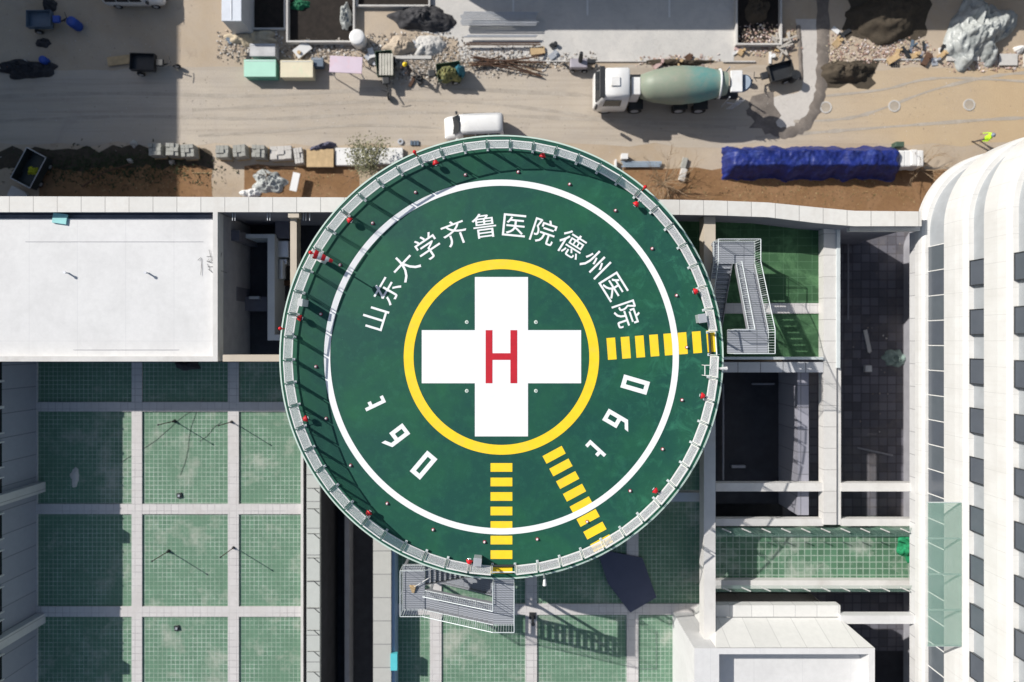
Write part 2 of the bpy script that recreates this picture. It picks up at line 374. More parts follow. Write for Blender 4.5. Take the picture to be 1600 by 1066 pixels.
# long pale wall on the street side
z = 8.0
pw = empty('boundary_wall', (0, W(0,320,z).y, 0), 'long pale stone wall with bending right end between the road and the roofs', 'wall')
o_ = [(-120,308),(530,310),(1050,313.6),(1121,315),(1200,318),(1275,325.5),(1335,331),(1440,332)]
i_ = [(1440,352),(1335,352),(1275,347),(1200,338),(1121,335),(1050,334),(530,330),(-120,330)]
MB().prism([tuple(W(*p, z).xy) for p in o_+i_], 0, z-0.12).build('wall', mat('shade_toned_render', (0.22,0.22,0.26), .8, var=.15, world=True), pw)  # body colour darkened to carry the shade below the pale coping
cp = MB(); n = len(o_)
MB().prism([(W(p[0], p[1]-1.5*(1 if k < n else -1), z)).xy[:] for k, p in enumerate(o_+i_)], z-0.12, z).build('coping', P_stone, pw)
lw = MB(); x0,x1,y0,y1 = WR(1328, 353, 1438, 361, 7.3); lw.box(x0,x1,y0,y1,6.9,7.3); lw.build('ledge', P_conc, pw)

# hall with the white roof
hb = empty('hall_building', W(170, 450, 0), 'white flat roofed hall left of the helipad, roof edged by a low parapet', 'building')
x0,x1,y0,y1 = WR(-70, 331.5, 340, 565, 8)
MB().box(x0, x1-0.02, y0+0.02, y1, 0, 7.2).build('wall', P_grey, hb)
MB().box(x0+0.5, x1-0.28, y0+0.3, y1-0.3, 7.2, 7.5).build('roof', P_roof, hb)
pp = MB(); pp.box(x0, x1, y0, y0+0.3, 7.2, 8); pp.box(x1-0.28, x1, y0+0.3, y1, 7.2, 8); pp.box(x0, x0+0.5, y0+0.3, y1, 7.2, 8.9)
pp.build('parapet', P_conc, hb)
sm = MB(); a = W(40, 378, 7.5); b = W(318, 377, 7.5); sm.box(a.x, b.x, a.y-.012, a.y+.012, 7.5, 7.512); a = W(115, 547, 7.5); b = W(280, 547, 7.5); sm.box(a.x, b.x, a.y-.015, a.y+.015, 7.5, 7.512)
sm.build('roof_seam', P_grey, hb)
cs = MB(); a = W(95, 342, 7.5); cs.box(-.42,.42,-.3,.3,0,.12, Matrix.Translation(a)@Matrix.Rotation(rad(-8),4,'Z'))
tag(cs.build('foam_board', mat('cyan_foam', (0.30,0.62,0.62), 0.7, var=0.1), origin=a), 'small cyan foam board on the white roof by its top left corner', 'board')
for (px, py, t) in ((107, 427, 'left'), (232, 427, 'middle')):
    a = W(px, py, 7.5); vp = MB(); vp.cyl(a, a+Vector((0,0,0.35)), 0.05, n=8); vp.cyl(a+Vector((0,0,.35)), a+Vector((0,0,.40)), 0.09, n=8)
    tag(vp.build('vent_pipe', M['steel'], origin=a), f'thin vent pipe standing at the {t} of the white roof', 'vent', 'vent pipes on the white roof')
r_ = random.Random(5); a = W(330, 412, 7.52); tw = MB()
for k in range(16):
    an = r_.uniform(0, 6.28); L = r_.uniform(.2, .7); p = a+Vector((r_.uniform(-.6,.6), r_.uniform(-.5,.5), .02)); tw.tube([p, p+Vector((math.cos(an)*L, math.sin(an)*L, 0.02))], .012, 4)
tag(tw.build('wire_offcuts', M['dark'], origin=a), 'tangle of dark wire offcuts by the right edge of the white roof', 'wire')

# dark light wells between the hall and the pad
we = empty('light_well', W(400, 450, 0), 'deep dark light well with pale duct between the white roof and the helipad', 'building')
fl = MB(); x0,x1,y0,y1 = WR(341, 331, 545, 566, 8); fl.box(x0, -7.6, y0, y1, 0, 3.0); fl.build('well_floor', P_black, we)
dk = MB()
dk.rect(418, 372, 429, 532, 3.0, 5.0); dk.rect(384, 366, 429, 372, 3.0, 5.0); dk.rect(429, 523, 470, 532, 3.0, 5.0)
dk.build('parapet', mat('bluish_white_parapet', (0.50,0.54,0.58), 0.6, var=0.08), we)
bw = MB(); bw.rect(348, 554.5, 520, 565, 7.2, 8.0); bw.rect(453.5, 331.5, 463.5, 554, 6.6, 7.4); bw.rect(450, 331.5, 467, 340, 7.4, 7.9)
bw.build('beam', P_beige, we)
for q_ in ((341,360,374,376,3,6.0),(430,333,452,372,3,4.6),(341,448,370,470,3,5.2),(374,464,417,486,3,3.8)): MB().rect(*q_).build('lower_roof', mat('dark_grey_render', (.13,.13,.16), .8, world=True), we)
rl = MB()
for px in (363.5, 367.5, 418, 422, 474, 478, 484): a = W(px, 332, 7.6); b = W(px, 345, 7.6); rl.tube([a, b], 0.03, 5)
rl.build('bracket', M['steel'], we)
du = MB(); a = W(441, 408, 4.2); b = W(441, 436, 4.2); du.cyl(a, b, 0.24, n=12); du.bbox(*WR(432, 376, 451, 402, 4.4), 3, 4.4, .05); du.bbox(*WR(434, 404, 447, 412, 4.5), 3, 4.3, .05)
tag(du.build('air_handler', M['steel'], origin=W(441,400,3)), 'grey ventilation unit with a round duct in the narrow dark well left of the pad', 'ventilation unit')
ps_ = MB(); ps_.box(*WR(432, 438, 452, 446, 3.3), 3, 3.2); tag(ps_.build('rusty_plate', M['rust'], origin=W(442,442,3)), 'rusty plate lying below the round duct in the dark well', 'plate')
pl = MB(); pl.box(*WR(388, 463, 404, 467, 4.2), 3.8, 4.1); tag(pl.build('cable_tray', M['steel'], origin=W(396,465,3.8)), 'short pale cable tray lying on the dark roof in the light well', 'tray')

# left roof terrace
ZD = 3.2
lt = empty('roof_terrace', W(265, 800, 0), 'lower left roof terrace, green panels divided by pale paved strips', 'terrace')
def terrace(root, rect, xs, ys, body_z, m_turf, panels_kerb=0.12):
    """rect, xs, ys in pixels at ZD; xs/ys: list of (a, b) strips"""
    x0,x1,y0,y1 = WR(rect[0], rect[1], rect[2], rect[3], ZD)
    MB().box(x0, x1, y0, y1, 0, ZD-0.1).build('slab', P_grey, root)
    ex = [x0]+[v for a,b in xs for v in (W(a,0,ZD).x, W(b,0,ZD).x)]+[x1]
    ey = [y1]+[v for a,b in ys for v in (W(0,a,ZD).y, W(0,b,ZD).y)]+[y0]
    for i in range(0, len(ex), 2):
        for j in range(0, len(ey), 2):
            if ex[i+1]-ex[i] > 0.05 and ey[j]-ey[j+1] > 0.05:
                MB().box(ex[i], ex[i+1], ey[j+1], ey[j], ZD-0.1, ZD).build('green_panel', m_turf, root)
    for i in range(1, len(ex)-1, 2): MB().box(ex[i], ex[i+1], y0, y1, ZD-0.1, ZD+0.10).build('paved_strip', P_rib, root)
    for j in range(1, len(ey)-1, 2):
        mb = MB()
        for i in range(0, len(ex), 2): mb.box(ex[i], ex[i+1], ey[j+1], ey[j], ZD-0.1, ZD+0.097)
        mb.build('paved_strip', P_rib, root)
terrace(lt, (57, 566, 476, 1180), [(57, 60), (207, 223), (357, 374)], [(628, 643), (787, 803), (947, 963)], 0, P_turf)
kw = MB(); kw.box(W(472,0,ZD).x, W(476,0,ZD).x, W(0,1180,ZD).y, W(0,566,ZD).y, ZD, ZD+0.3)
kw.build('kerb', P_conc, lt)
ep = MB(); x0,x1,y0,y1 = WR(479, 566, 499.5, 1180, 4.6); ep.box(x0,x1,y0,y1,4.3,4.6); MB().box(x0,x1-.02,y0,y1,0,4.3).build('edge_wall', P_black, lt); ep.build('edge_parapet', tiles('metal_edge_panels', (0.50,0.52,0.49), (0.2,0.2,0.2), 30, 1.72, 0.03, 0.5), lt)  # edge_wall is coloured black to paint in the alley's shade
br = MB(); k = 0
for py in (603, 639, 675, 763, 795, 834, 872, 908, 950, 985, 1018, 1050): a = W(480, py, 4.63); b = W(490, py, 4.63); c = W(499, py+8, 4.63); br.tube([a,b,c], .018, 4); br.tube([b, W(499, py, 4.63)], .014, 4)
br.build('bracket', M['dark'], lt)
# left tower facade, pilasters, windows (only its inner face is in view)
lf = empty('office_block', (-34, -20, 0), 'shaded grey panelled building at the lower left edge with pilasters', 'building')
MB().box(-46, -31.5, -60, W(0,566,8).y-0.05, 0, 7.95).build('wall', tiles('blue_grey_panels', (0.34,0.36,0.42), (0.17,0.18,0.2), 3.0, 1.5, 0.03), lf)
for py in (760, 965):
    a = W(66, py, ZD); MB().box(-31.5, -30.95, a.y-0.35, a.y+0.3, ZD, 7.9).build('pilaster', P_wall, lf)
for py in (572, 613, 655, 709, 765, 822, 880, 938, 990, 1045):
    s = S(7.0); y = (533-py)/s; wn = MB(); wn.box(-31.5, -31.38, y-0.85, y+0.55, 6.5, 7.8); fo = wn.build('window', M['glassdark'], lf)
    fr = MB(); fr.box(-31.46, -31.3, y+0.6, y+0.66, 6.4, 7.85); fr.box(-31.46, -31.3, y-0.95, y-0.89, 6.4, 7.85); fr.build('frame', M['white'], fo)
lb = MB(); lb.box(-62, -45.2, -6.0, 80, 0, 18.0); tt = empty('tower_block', (-50, 30, 0), 'tall grey tower standing outside the left edge of the photo', 'building')
lb.build('wall', P_wall, tt)
nb = empty('site_building', (20, 28, 0), 'low building standing beyond the top edge of the photo', 'building')
MB().box(-7.5, 70, 26.9, 40, 0, 6.6).build('wall', P_wall, nb)

# gap between terraces and the middle terrace edge
ct = empty('roof_terrace', W(850, 980, 0), 'lower middle roof terrace under the helipad, green grid panels and pale strips', 'terrace')
terrace(ct, (617, 640, 1098, 1180), [(672, 690), (821, 839), (979, 997)], [(943, 960)], 0, P_turf)
ed = MB(); x0,x1,y0,y1 = WR(583, 640, 611, 1180, 4.6); ed.box(x0,x1,y0,y1,0,4.6); ed.build('edge_parapet', tiles('edge_cladding', (0.47,0.47,0.44), (0.2,0.2,0.2), 30, 1.5, 0.03, 0.5), ct)
eb = MB(); x0,x1,y0,y1 = WR(611.5, 640, 617, 1180, 4.4); eb.box(x0,x1,y0,y1,0,4.4); eb.build('gutter', mat('pale_blue_gutter', (0.30,0.42,0.58), 0.4, var=0.1), ct)
MB().box(W(1098,0,ZD).x, W(1108,0,ZD).x, -25, W(0,640,ZD).y, 0, ZD+0.5).build('kerb', P_conc, ct)
cb = MB(); x0,x1,y0,y1 = WR(610, 1022, 621, 1048, 4.7); cb.box(x0,x1-.02,y0,y1,4.4,4.7); tag(cb.build('cyan_panel', mat('cyan_sheet', (0.10,0.50,0.56), 0.5, var=0.08), origin=((x0+x1)/2,(y0+y1)/2,4.65)), 'bright cyan panel clipped on the gutter of the middle terrace', 'panel')
gp = MB(); gp.sheet([(W(500,0,0).x-2, -60), (W(611,0,0).x+2, -60), (W(611,0,0).x+2, 0), (W(500,0,0).x-2, 0)], 0.02)
struct(gp, 'alley_floor', P_black)
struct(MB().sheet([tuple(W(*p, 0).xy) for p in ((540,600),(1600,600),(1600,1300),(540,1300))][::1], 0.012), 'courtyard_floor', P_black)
cm = MB(); cm.box(W(545,0,0).x, W(552,0,0).x, -30, -3, 0, 1.2); tag(cm.build('low_wall', P_grey), 'low grey wall deep in the black alley between the terraces', 'wall')
# dark membrane, leftovers on the middle terrace
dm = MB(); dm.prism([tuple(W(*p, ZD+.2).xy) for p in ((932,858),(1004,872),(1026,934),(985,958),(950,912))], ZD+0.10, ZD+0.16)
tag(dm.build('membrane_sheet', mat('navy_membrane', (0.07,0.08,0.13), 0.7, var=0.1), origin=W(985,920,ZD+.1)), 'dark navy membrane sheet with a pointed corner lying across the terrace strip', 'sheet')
hp = ribbon([(1086,880),(1090,930),(1092,975),(1098,1010)], 0.03, ZD+0.12, 0.05, 2); hp.build('x', M['rust'], origin=W(1090,940,ZD)); 
o = bpy.data.objects['x']; o.name = 'hose'; tag(o, 'thin reddish hose lying along the right edge of the middle terrace', 'hose')

# right roof garden and its walls
ZR = 5.5
rt = empty('roof_garden', W(1200, 450, 0), 'small green roof garden behind the right hand stair, crossed by a pale strip', 'terrace')
x0,x1,y0,y1 = WR(1060, 332, 1290, 562, ZR)
MB().box(x0, x1, y0, y1, 2.4, ZR-0.1).build('slab', P_grey, rt)
ya, yb = W(0,474,ZR).y, W(0,490,ZR).y
MB().box(x0, x1-.3, ya, y1, ZR-0.1, ZR).build('green_panel', P_turfd, rt)
MB().box(x0, x1-.3, y0, yb, ZR-0.1, ZR).build('green_panel', P_turfd, rt)
MB().box(x0, x1-.3, yb, ya, ZR-0.1, ZR+0.08).build('paved_strip', P_rib, rt)
MB().box(x1-.3, x1, y0, y1, ZR-0.1, ZR+0.15).build('kerb', P_beige, rt)
# parapet (right) and beam grid, all at roof height
bg_ = empty('beam_frame', W(1300, 600, 0), 'grid of pale concrete beams over the dark courtyards right of the helipad', 'building')
def beam(px0, py0, px1, py1, z0, z1, m=None, name='beam'): x0,x1,y0,y1 = WR(px0,py0,px1,py1,z1); return MB().box(x0,x1,y0,y1,z0,z1).build(name, m or P_conc, bg_)
P_bm = tiles('beam_coping', (0.62,0.61,0.59), (0.33,0.32,0.31), 40, 1.33, 0.022, var=0.06, dirt=(0.47,0.45,0.42), dirtamt=0.4)
P_bh = tiles('beam_coping_cross', (0.52,0.53,0.55), (0.15,0.15,0.16), 1.4, 40, 0.03, var=0.06)
beam(1287, 348, 1307, 820, 5.5, 6.2, P_bm); beam(1307.6, 352, 1313, 575, 5.9, 6.3, M['railsteel'], 'rail')
beam(1118.5, 566, 1286.5, 582, 5.4, 6.2, P_bh); beam(1118.5, 558, 1286.5, 562, 5.5, 6.35, M['railsteel'], 'rail')
beam(1100, 338, 1118, 600, 6.4, 7.4, P_beige); beam(1100, 600.2, 1118, 1004, 6.4, 7.4, P_conc)
beam(1118.5, 755, 1286.5, 768, 5.5, 6.1); beam(1314.6, 755, 1429.5, 768, 5.5, 6.1); beam(1307.6, 575.5, 1314, 820, 5.5, 6.05)
beam(1118.5, 811, 1286.5, 822, 5.5, 6.05); beam(1314.5, 811, 1429.5, 822, 5.5, 6.05)
beam(1430, 362, 1452, 1180, 6.0, 6.6, P_wall)
beam(1040, 770, 1099.5, 784, 5.6, 6.3)
cg = empty('covered_walk', W(1280, 870, 0), 'green tiled walkway between two dark wells, edged by glass and pale kerbs', 'walkway')
P_gt = tiles('green_wall_tile', (0.09,0.20,0.12), (0.30,0.38,0.32), 0.42, 0.42, 0.03, 0.6, 0.35, dirt=(0.42,0.44,0.40), dirtamt=0.7, dsc=0.4)
x0,x1,y0,y1 = WR(1108, 834, 1449, 906, 4.4); MB().box(x0,x1,y0,y1,0,4.4).build('deck', P_gt, cg)
x0,x1,y0,y1 = WR(1108, 907, 1449, 920, 4.9); MB().box(x0,x1,y0,y1,0,4.9).build('kerb', P_conc, cg)
GG = glass('green_glass', (0.26,0.46,0.37), 0.05, 0.0, 0.34)
x0,x1,y0,y1 = WR(1118, 824, 1449, 840, 6.2); MB().add([(x0,y0,6.0),(x1,y0,6.0),(x1,y1,6.3),(x0,y1,6.3)], [(0,1,2,3)]).build('glass_roof', GG, cg)
x0,x1,y0,y1 = WR(1118, 914, 1449, 927, 6.2); MB().add([(x0,y0,6.0),(x1,y0,6.0),(x1,y1,6.3),(x0,y1,6.3)], [(0,1,2,3)]).build('glass_roof', GG, cg)
for k in range(11):
    px = 1128+k*31
    for py in (826, 918): a = W(px, py, 6.35); b = W(px+14, py+6, 6.35); MB().tube([a, b], 0.04, 5).build('bracket', P_conc, cg)
gn = MB(); a = W(1422, 856, 4.4)
r_ = random.Random(11)
def heap(mb, cx, cy, z0, rx, ry, h, nx=44, ny=22, seed=0, rough=0.25, rot=0.0, sharp=1.0, ragged=0.45, fold=2.0):
    vs = []; fs = []; R2 = Matrix.Rotation(rot, 2)
    for j in range(ny+1):
        for i in range(nx):
            a = 2*math.pi*i/nx; t = j/ny
            rr = t*(1+ragged*noise.noise(Vector((math.cos(a)*1.7, math.sin(a)*1.7, seed*3.1))))
            # superellipse outline
            c, s = math.cos(a), math.sin(a); e = (abs(c)**3+abs(s)**3)**(-1/3) if sharp > 1 else 1
            p = R2 @ Vector((c*e*rr*rx, s*e*rr*ry))
            hh = h*(1-t**(2.2*sharp))
            q = Vector((cx+p.x, cy+p.y, 0)); nn = noise.fractal(Vector((q.x*fold, q.y*fold, seed*1.7)), 1.0, 2.0, 4)
            rg = 0.5-abs(noise.noise(Vector((q.x*fold*2.3, q.y*fold*1.4, seed*0.9))))*1.6
            vs.append((q.x, q.y, z0+max(0.0, hh+(nn*.7+rg*.6)*rough*h*(1-t*0.5) if j < ny else 0.0)))
    for j in range(ny):
        for i in range(nx): fs.append((j*nx+i, j*nx+(i+1)%nx, (j+1)*nx+(i+1)%nx, (j+1)*nx+i)[::-1] if False else ((j+1)*nx+i, (j+1)*nx+(i+1)%nx, j*nx+(i+1)%nx, j*nx+i))
    mb.add(vs, fs, None, True); return mb
heap(gn, a.x, a.y, 4.4, 0.75, 1.0, 0.6, seed=4, rough=0.7, fold=3)
tag(gn.build('safety_net', mat('green_net', (0.01,0.22,0.09), 0.8, var=0.5, sc=6), origin=a), 'bright green safety netting bundled on the green walkway', 'net')

# courtyards
cy = empty('courtyard_room', W(1200, 670, 0), 'deep black well below the right roof garden with a grey inner wall', 'building')
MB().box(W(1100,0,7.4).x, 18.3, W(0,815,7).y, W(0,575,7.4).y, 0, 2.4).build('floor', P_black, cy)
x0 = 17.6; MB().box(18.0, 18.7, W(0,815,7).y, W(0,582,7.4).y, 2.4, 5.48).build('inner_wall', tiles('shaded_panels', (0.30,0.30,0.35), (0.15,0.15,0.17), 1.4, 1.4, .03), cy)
bx_ = MB(); bx_.box(*WR(1143,727,1164,731,2.6), 2.4, 2.7); tag(bx_.build('pallet', P_grey, origin=W(1153,729,2.4)), 'grey pallet lying on the floor of the deep black well', 'pallet')
struct(MB().sheet([(19.2, -22), (28.3, -22), (28.3, 8.2), (19.2, 8.2)], 0.02), 'courtyard_paving', P_dark)
jc = MB(); heap(jc, *W(1398,560,0).xy, 0.02, 0.85, 0.6, 0.35, seed=8, rough=0.8, fold=3)
tag(jc.build('plastic_heap', mat('pale_green_plastic', (0.25,0.34,0.31), 0.5, var=0.3, sc=4), origin=W(1398,560,0)), 'crumpled pale green plastic sheet on the dark courtyard floor', 'plastic sheet')
jb = MB(); a = W(1354, 576, 0.0); jb.box(-.22,.22,-.22,.22,0,.3, Matrix.Translation(a)); jb.box(-.09,.09,-.09,.09,.3,.34, Matrix.Translation(a))
tag(jb.build('white_bin', M['white'], origin=a), 'small white square box standing on the dark courtyard floor', 'box')
bo = MB(); a = W(1355, 533, 0.05); bo.box(-.13,.13,-.8,.8,0,.06, Matrix.Translation(a)@Matrix.Rotation(rad(12),4,'Z')); tag(bo.build('board', P_conc, origin=a), 'narrow grey plank lying on the courtyard paving above the white box', 'board')

rr_ = random.Random(55)
for i, (px0, py0, px1, py1, z_, lb) in enumerate(((1130,600,1130,750,2.7,'long grey pipe along the left side of the deep black well'),(1175,600,1210,600,2.7,'short grey pipe across the top of the deep black well'),(1325,380,1325,500,.3,'grey pipe lying along the left side of the dark courtyard'),(1340,700,1395,712,.2,'grey pipe lying across the lower dark courtyard'),(352,380,352,540,3.3,'dark pipe along the left side of the light well'))):
    mb = MB(); mb.tube([W(px0,py0,z_), W(px1,py1,z_)], .06, 8); tag(mb.build('pipe', P_grey, origin=W(px0,py0,z_)), lb, 'pipe')
rubble('rubble', [(1325,380,1420,740)], 70, .16, RB, 'small rubble and scraps strewn over the dark courtyard floor', 15)
# lower right: white stepped roof
sr = empty('stepped_roof_building', W(1230, 1000, 0), 'white building at the lower right with sloping roof skirt and sunken flat roof', 'building')
zt = 8.6
def P3(px, py, z): return tuple(W(px, py, z))
m1 = MB(); x0,x1,y0,y1 = WR(1118.5, 946, 1313, 964, 6.2); m1.box(x0,x1,y0,y1,5.6,6.2); m1.build('lower_ledge', tiles('ledge_panels', (0.66,0.66,0.64),(0.4,0.4,0.4),1.35,40,0.02), sr)
# skirt
a = [P3(1118.5,965,6.2), P3(1311,965,6.2), P3(1366,1012,8.6), P3(1118.5,1012,8.6)]
sk = MB(); sk.add(a+[(p[0],p[1],0) for p in a], [(0,3,2,1)[::-1],(1,5,6,2)[::-1],(2,6,7,3)[::-1],(3,7,4,0)[::-1]])
sk.build('sloping_skirt', tiles('skirt_panels', (0.66,0.66,0.64),(0.45,0.45,0.44),1.5,1.5,0.02,offs=0.5), sr)
x0,x1,y0,y1 = WR(1125, 1013, 1367, 1200, 8.6)
MB().box(x0-1.5, x1, y0, y1, 0, 7.6).build('roof', P_roof, sr)
pr = MB(); pr.box(x0-1.5,x1,y1-0.35,y1,7.6,8.6); pr.box(x1-.35,x1,y0,y1-.35,7.6,8.6); pr.box(x0-1.5,x0-0.05,y0,y1-.35,7.6,8.6); pr.build('parapet', P_roof, sr)
wa = MB(); x0,x1,y0,y1 = WR(1080, 1005, 1117, 1200, 7.4); wa.box(x0,x1,y0,y1,0,7.4); wa.build('side_roof', P_roof, sr)
beam(1314, 962, 1429.5, 975, 5.9, 6.5, P_roof)
sl = MB(); heap(sl, *W(1096,1030,7.4).xy, 7.4, .12, .9, .12, seed=3); tag(sl.build('cloth_strip', M['cloth'], origin=W(1096,1030,7.4)), 'dark cloth strip lying on the narrow roof left of the sunken roof', 'cloth')

# right tower with curved corner
tw = empty('hospital_tower', (30, -10, 0), 'white curved corner tower on the right with stacked rounded bands and dark windows', 'building')
TX, TR, TY = 24.7, 5.0, 6.5
def tpath(d, zz, top=False, far=60):
    c = Vector((TX+TR, TY)); r = TR-d; pts = [(TX+d, -60.0, zz)]
    for yy in range(-50, 6, 2): pts.append((TX+d, float(yy), zz))
    for k in range(0, 25): a = math.pi-k*math.pi/48; pts.append((c.x+math.cos(a)*r, c.y+math.sin(a)*r, zz))
    for xx in (35, 45, 70): pts.append((float(xx), TY+r, zz))
    return pts
def sweep(prof, name, m, closed=True):
    rows = [tpath(d, zz) for d, zz in prof]; k = len(rows[0]); vs = [p for r in rows for p in r]; fs = []
    R = len(rows)
    for i in range(R if closed else R-1):
        j = (i+1) % R
        for q in range(k-1): fs.append((i*k+q, i*k+q+1, j*k+q+1, j*k+q)[::-1])
    mb = MB(); mb.add(vs, fs, None, False); return mb.build(name, m, tw)
def facade_mat():
    m, nt, b = base('white_curved_panels', 0.45); co = coords(nt, True)
    sx = node(nt, 'ShaderNodeSeparateXYZ'); nt.links.new(co, sx.inputs[0])
    def lines(sock, pitch, wdt):
        a = node(nt, 'ShaderNodeMath', operation='DIVIDE'); nt.links.new(sock, a.inputs[0]); a.inputs[1].default_value = pitch
        f = node(nt, 'ShaderNodeMath', operation='FRACT'); nt.links.new(a.outputs[0], f.inputs[0])
        l = node(nt, 'ShaderNodeMath', operation='LESS_THAN'); nt.links.new(f.outputs[0], l.inputs[0]); l.inputs[1].default_value = wdt/pitch; return l.outputs[0]
    ly = lines(sx.outputs[1], 1.33, 0.022)
    col = mix(nt, ramp(nt, nz(nt, co, 0.8), 0.3, 0.7), (0.56,0.555,0.54), (0.63,0.63,0.62))
    mp = node(nt, 'ShaderNodeMapping'); mp.inputs['Scale'].default_value = (0.3, 3.0, 0.25); nt.links.new(co, mp.inputs[0])
    col = mix(nt, ramp(nt, nz(nt, mp.outputs[0], 1.6, 6, .7), 0.52, 0.78, c1=(0.5,)*3+(1,)), col, (0.50,0.49,0.46))
    lz = lines(sx.outputs[2], 0.98, 0.02); col = mix(nt, lz, col, (0.52,0.52,0.51))
    col = mix(nt, ly, col, (0.46,0.46,0.45)); nt.links.new(col, b.inputs['Base Color']); return m
FM = facade_mat()
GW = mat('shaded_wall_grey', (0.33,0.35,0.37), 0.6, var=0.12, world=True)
for (zb, zt_) in ((6.55, 7.4), (9.34, 11.30), (12.65, 14.6), (15.95, 17.9)):
    h = zt_-zb
    sweep([(0.5,zb+0.08),(0.10,zb),(0.0,zb+0.12),(0.0,zb+h*0.55),(0.05,zb+h*0.85),(0.18,zt_),(0.5,zt_+0.03)], 'band', FM)
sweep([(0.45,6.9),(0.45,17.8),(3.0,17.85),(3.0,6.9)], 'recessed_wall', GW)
sweep([(0.42,7.0),(3.4,7.05),(3.4,0.0),(3.1,0.0),(3.1,6.5),(0.42,6.52)], 'ground_floor_wall', P_grey)
MB().prism([(27.8,-60),(70,-60),(70,8.2),(30.0,8.2),(27.8,6.0)], 17.85, 18.0).build('roof', P_roof, tw)
for fz in (11.30, 14.6):
    for k in range(-14, 3):
        y0 = -0.98+0.02+k*-2.66*-1; y0 = -0.98+k*2.66
        if y0 > 6.2: continue
        wb = MB(); wb.box(TX+0.26, TX+0.47, y0-1.30, y0, fz, fz+1.4); wo = wb.build('window', M['towerglass'], tw)
        fr = MB(); fr.box(TX+0.22, TX+0.26, y0-1.34, y0-1.30, fz-.02, fz+1.4); fr.box(TX+0.22, TX+0.26, y0, y0+.04, fz-.02, fz+1.4); fr.box(TX+0.22,TX+0.26,y0-1.30,y0,fz-.02,fz+.04); fr.build('frame', M['dark'], wo)
for k in range(-16, 5):
    y0 = -0.3+k*1.48
    wb = MB(); wb.box(TX+0.34, TX+0.47, y0-1.40, y0, 7.45, 9.3); wo = wb.build('window', M['towerglass'] if k % 2 else M['greyglass'], tw)
    fr = MB(); fr.box(TX+0.31, TX+0.36, y0+.01, y0+.06, 7.42, 9.3); fr.build('frame', M['white'], wo)
gc = empty('glass_canopy', W(1478, 900, 11), 'pale green glass canopy fixed against the right tower facade', 'canopy')
x0,x1,y0,y1 = WR(1450, 786, 1504, 1010, 11); MB().box(x0,x1-.05,y0,y1,10.97,11.0).build('pane', GG, gc)
for k in range(5): yy = y0+(y1-y0)*k/4; MB().box(x0, x1-.05, yy-.03, yy+.03, 10.85, 10.965).build('beam', M['railsteel'], gc)

# ------------------------------------------------------------------ helipad
ZP = 10.1
PC = W(783.5, 558, ZP); CX, CY = PC.x, PC.y; s0 = S(ZP)
hp_ = empty('helipad', (CX, CY, 0), 'round green helipad with white cross, red H, yellow ring and Chinese lettering', 'helipad')
def pad_mat():
    m, nt, b = base('green_pad_coating', 0.55, spec=0.3); co = coords(nt, False)
    n1 = nz(nt, co, 0.28, 7, 0.65, 0.5); n2 = nz(nt, co, 2.2, 6, 0.7)
    col = mix(nt, ramp(nt, n1, 0.42, 0.68), (0.010,0.068,0.052), (0.015,0.100,0.052))
    col = mix(nt, ramp(nt, n2, 0.5, 0.75, c1=(0.5,)*3+(1,)), col, (0.024,0.130,0.078))
    # paler dusty scuffs, mostly near the right rim
    sx = node(nt, 'ShaderNodeSeparateXYZ'); nt.links.new(co, sx.inputs[0])
    g = node(nt, 'ShaderNodeMapRange'); nt.links.new(sx.outputs[0], g.inputs[0]); g.inputs[1].default_value = 3; g.inputs[2].default_value = 12
    mu = node(nt, 'ShaderNodeMath', operation='MULTIPLY'); nt.links.new(g.outputs[0], mu.inputs[0])
    nt.links.new(ramp(nt, nz(nt, co, 0.9, 8, 0.72, 0.8), 0.52, 0.75), mu.inputs[1])
    col = mix(nt, mu.outputs[0], col, (0.045,0.22,0.13))
    spk = ramp(nt, nz(nt, co, 14, 2, 0.5), 0.73, 0.78, c1=(0.5,)*3+(1,)); col = mix(nt, spk, col, (0.06,0.2,0.16))
    nt.links.new(col, b.inputs['Base Color']); bump(nt, b, n2, 0.1, 0.01); return m
PADM = pad_mat()
PR = 12.42
dk = MB(); N = 200
dk.prism([(CX+PR*math.cos(2*math.pi*k/N), CY+PR*math.sin(2*math.pi*k/N)) for k in range(N)], ZP-0.45, ZP)
dk.build('deck', PADM, hp_)
MB().ring(CX, CY, PR-0.01, PR+0.07, ZP-0.5, ZP+0.03, 200).build('edge_trim', mat('pale_green_trim', (0.50,0.62,0.56), 0.5, var=0.1), hp_)
PW = mat('white_marking_paint', (0.80,0.81,0.82), 0.6, var=0.05, sc=2, bmp=0.02, dirt=(0.70,0.73,0.71), dirtamt=0.2)
PY = mat('yellow_marking_paint', (0.92,0.62,0.02), 0.6, var=0.08, sc=2, bmp=0.02, dirt=(0.75,0.53,0.08), dirtamt=0.4)
PRD = mat('red_marking_paint', (0.50,0.012,0.026), 0.6, var=0.12, sc=3, bmp=0.02)
def pv(px, py): p = W(px, py, ZP); return p.x, p.y
nb_ = 0
def bars(dx, dy, r0, n, pitch, wd, ln, last):
    d = Vector((dx, -dy)).normalized(); a = math.atan2(d.y, d.x)
    for k in range(n):
        c = Vector((CX, CY))+d*((r0+pitch*k)/s0); w2 = wd/s0/2; l2 = ln/s0/2
        mb = MB(); Mx = Matrix.Translation((c.x, c.y, 0))@Matrix.Rotation(a, 4, 'Z')
        mb.sheet([(-w2,-l2),(w2,-l2),(w2,l2),(-w2,l2)], ZP+0.006, Mx); mb.build('ladder_bar', PY, hp_)
bars(172, -13, 172.5, 8, 22.3, 13.5, 34, 0)
bars(0, 1, 172.5, 8, 22.7, 13.5, 34, 0)
bars(0.474, 0.880, 173.5, 8, 22.4, 13.5, 34, 0)
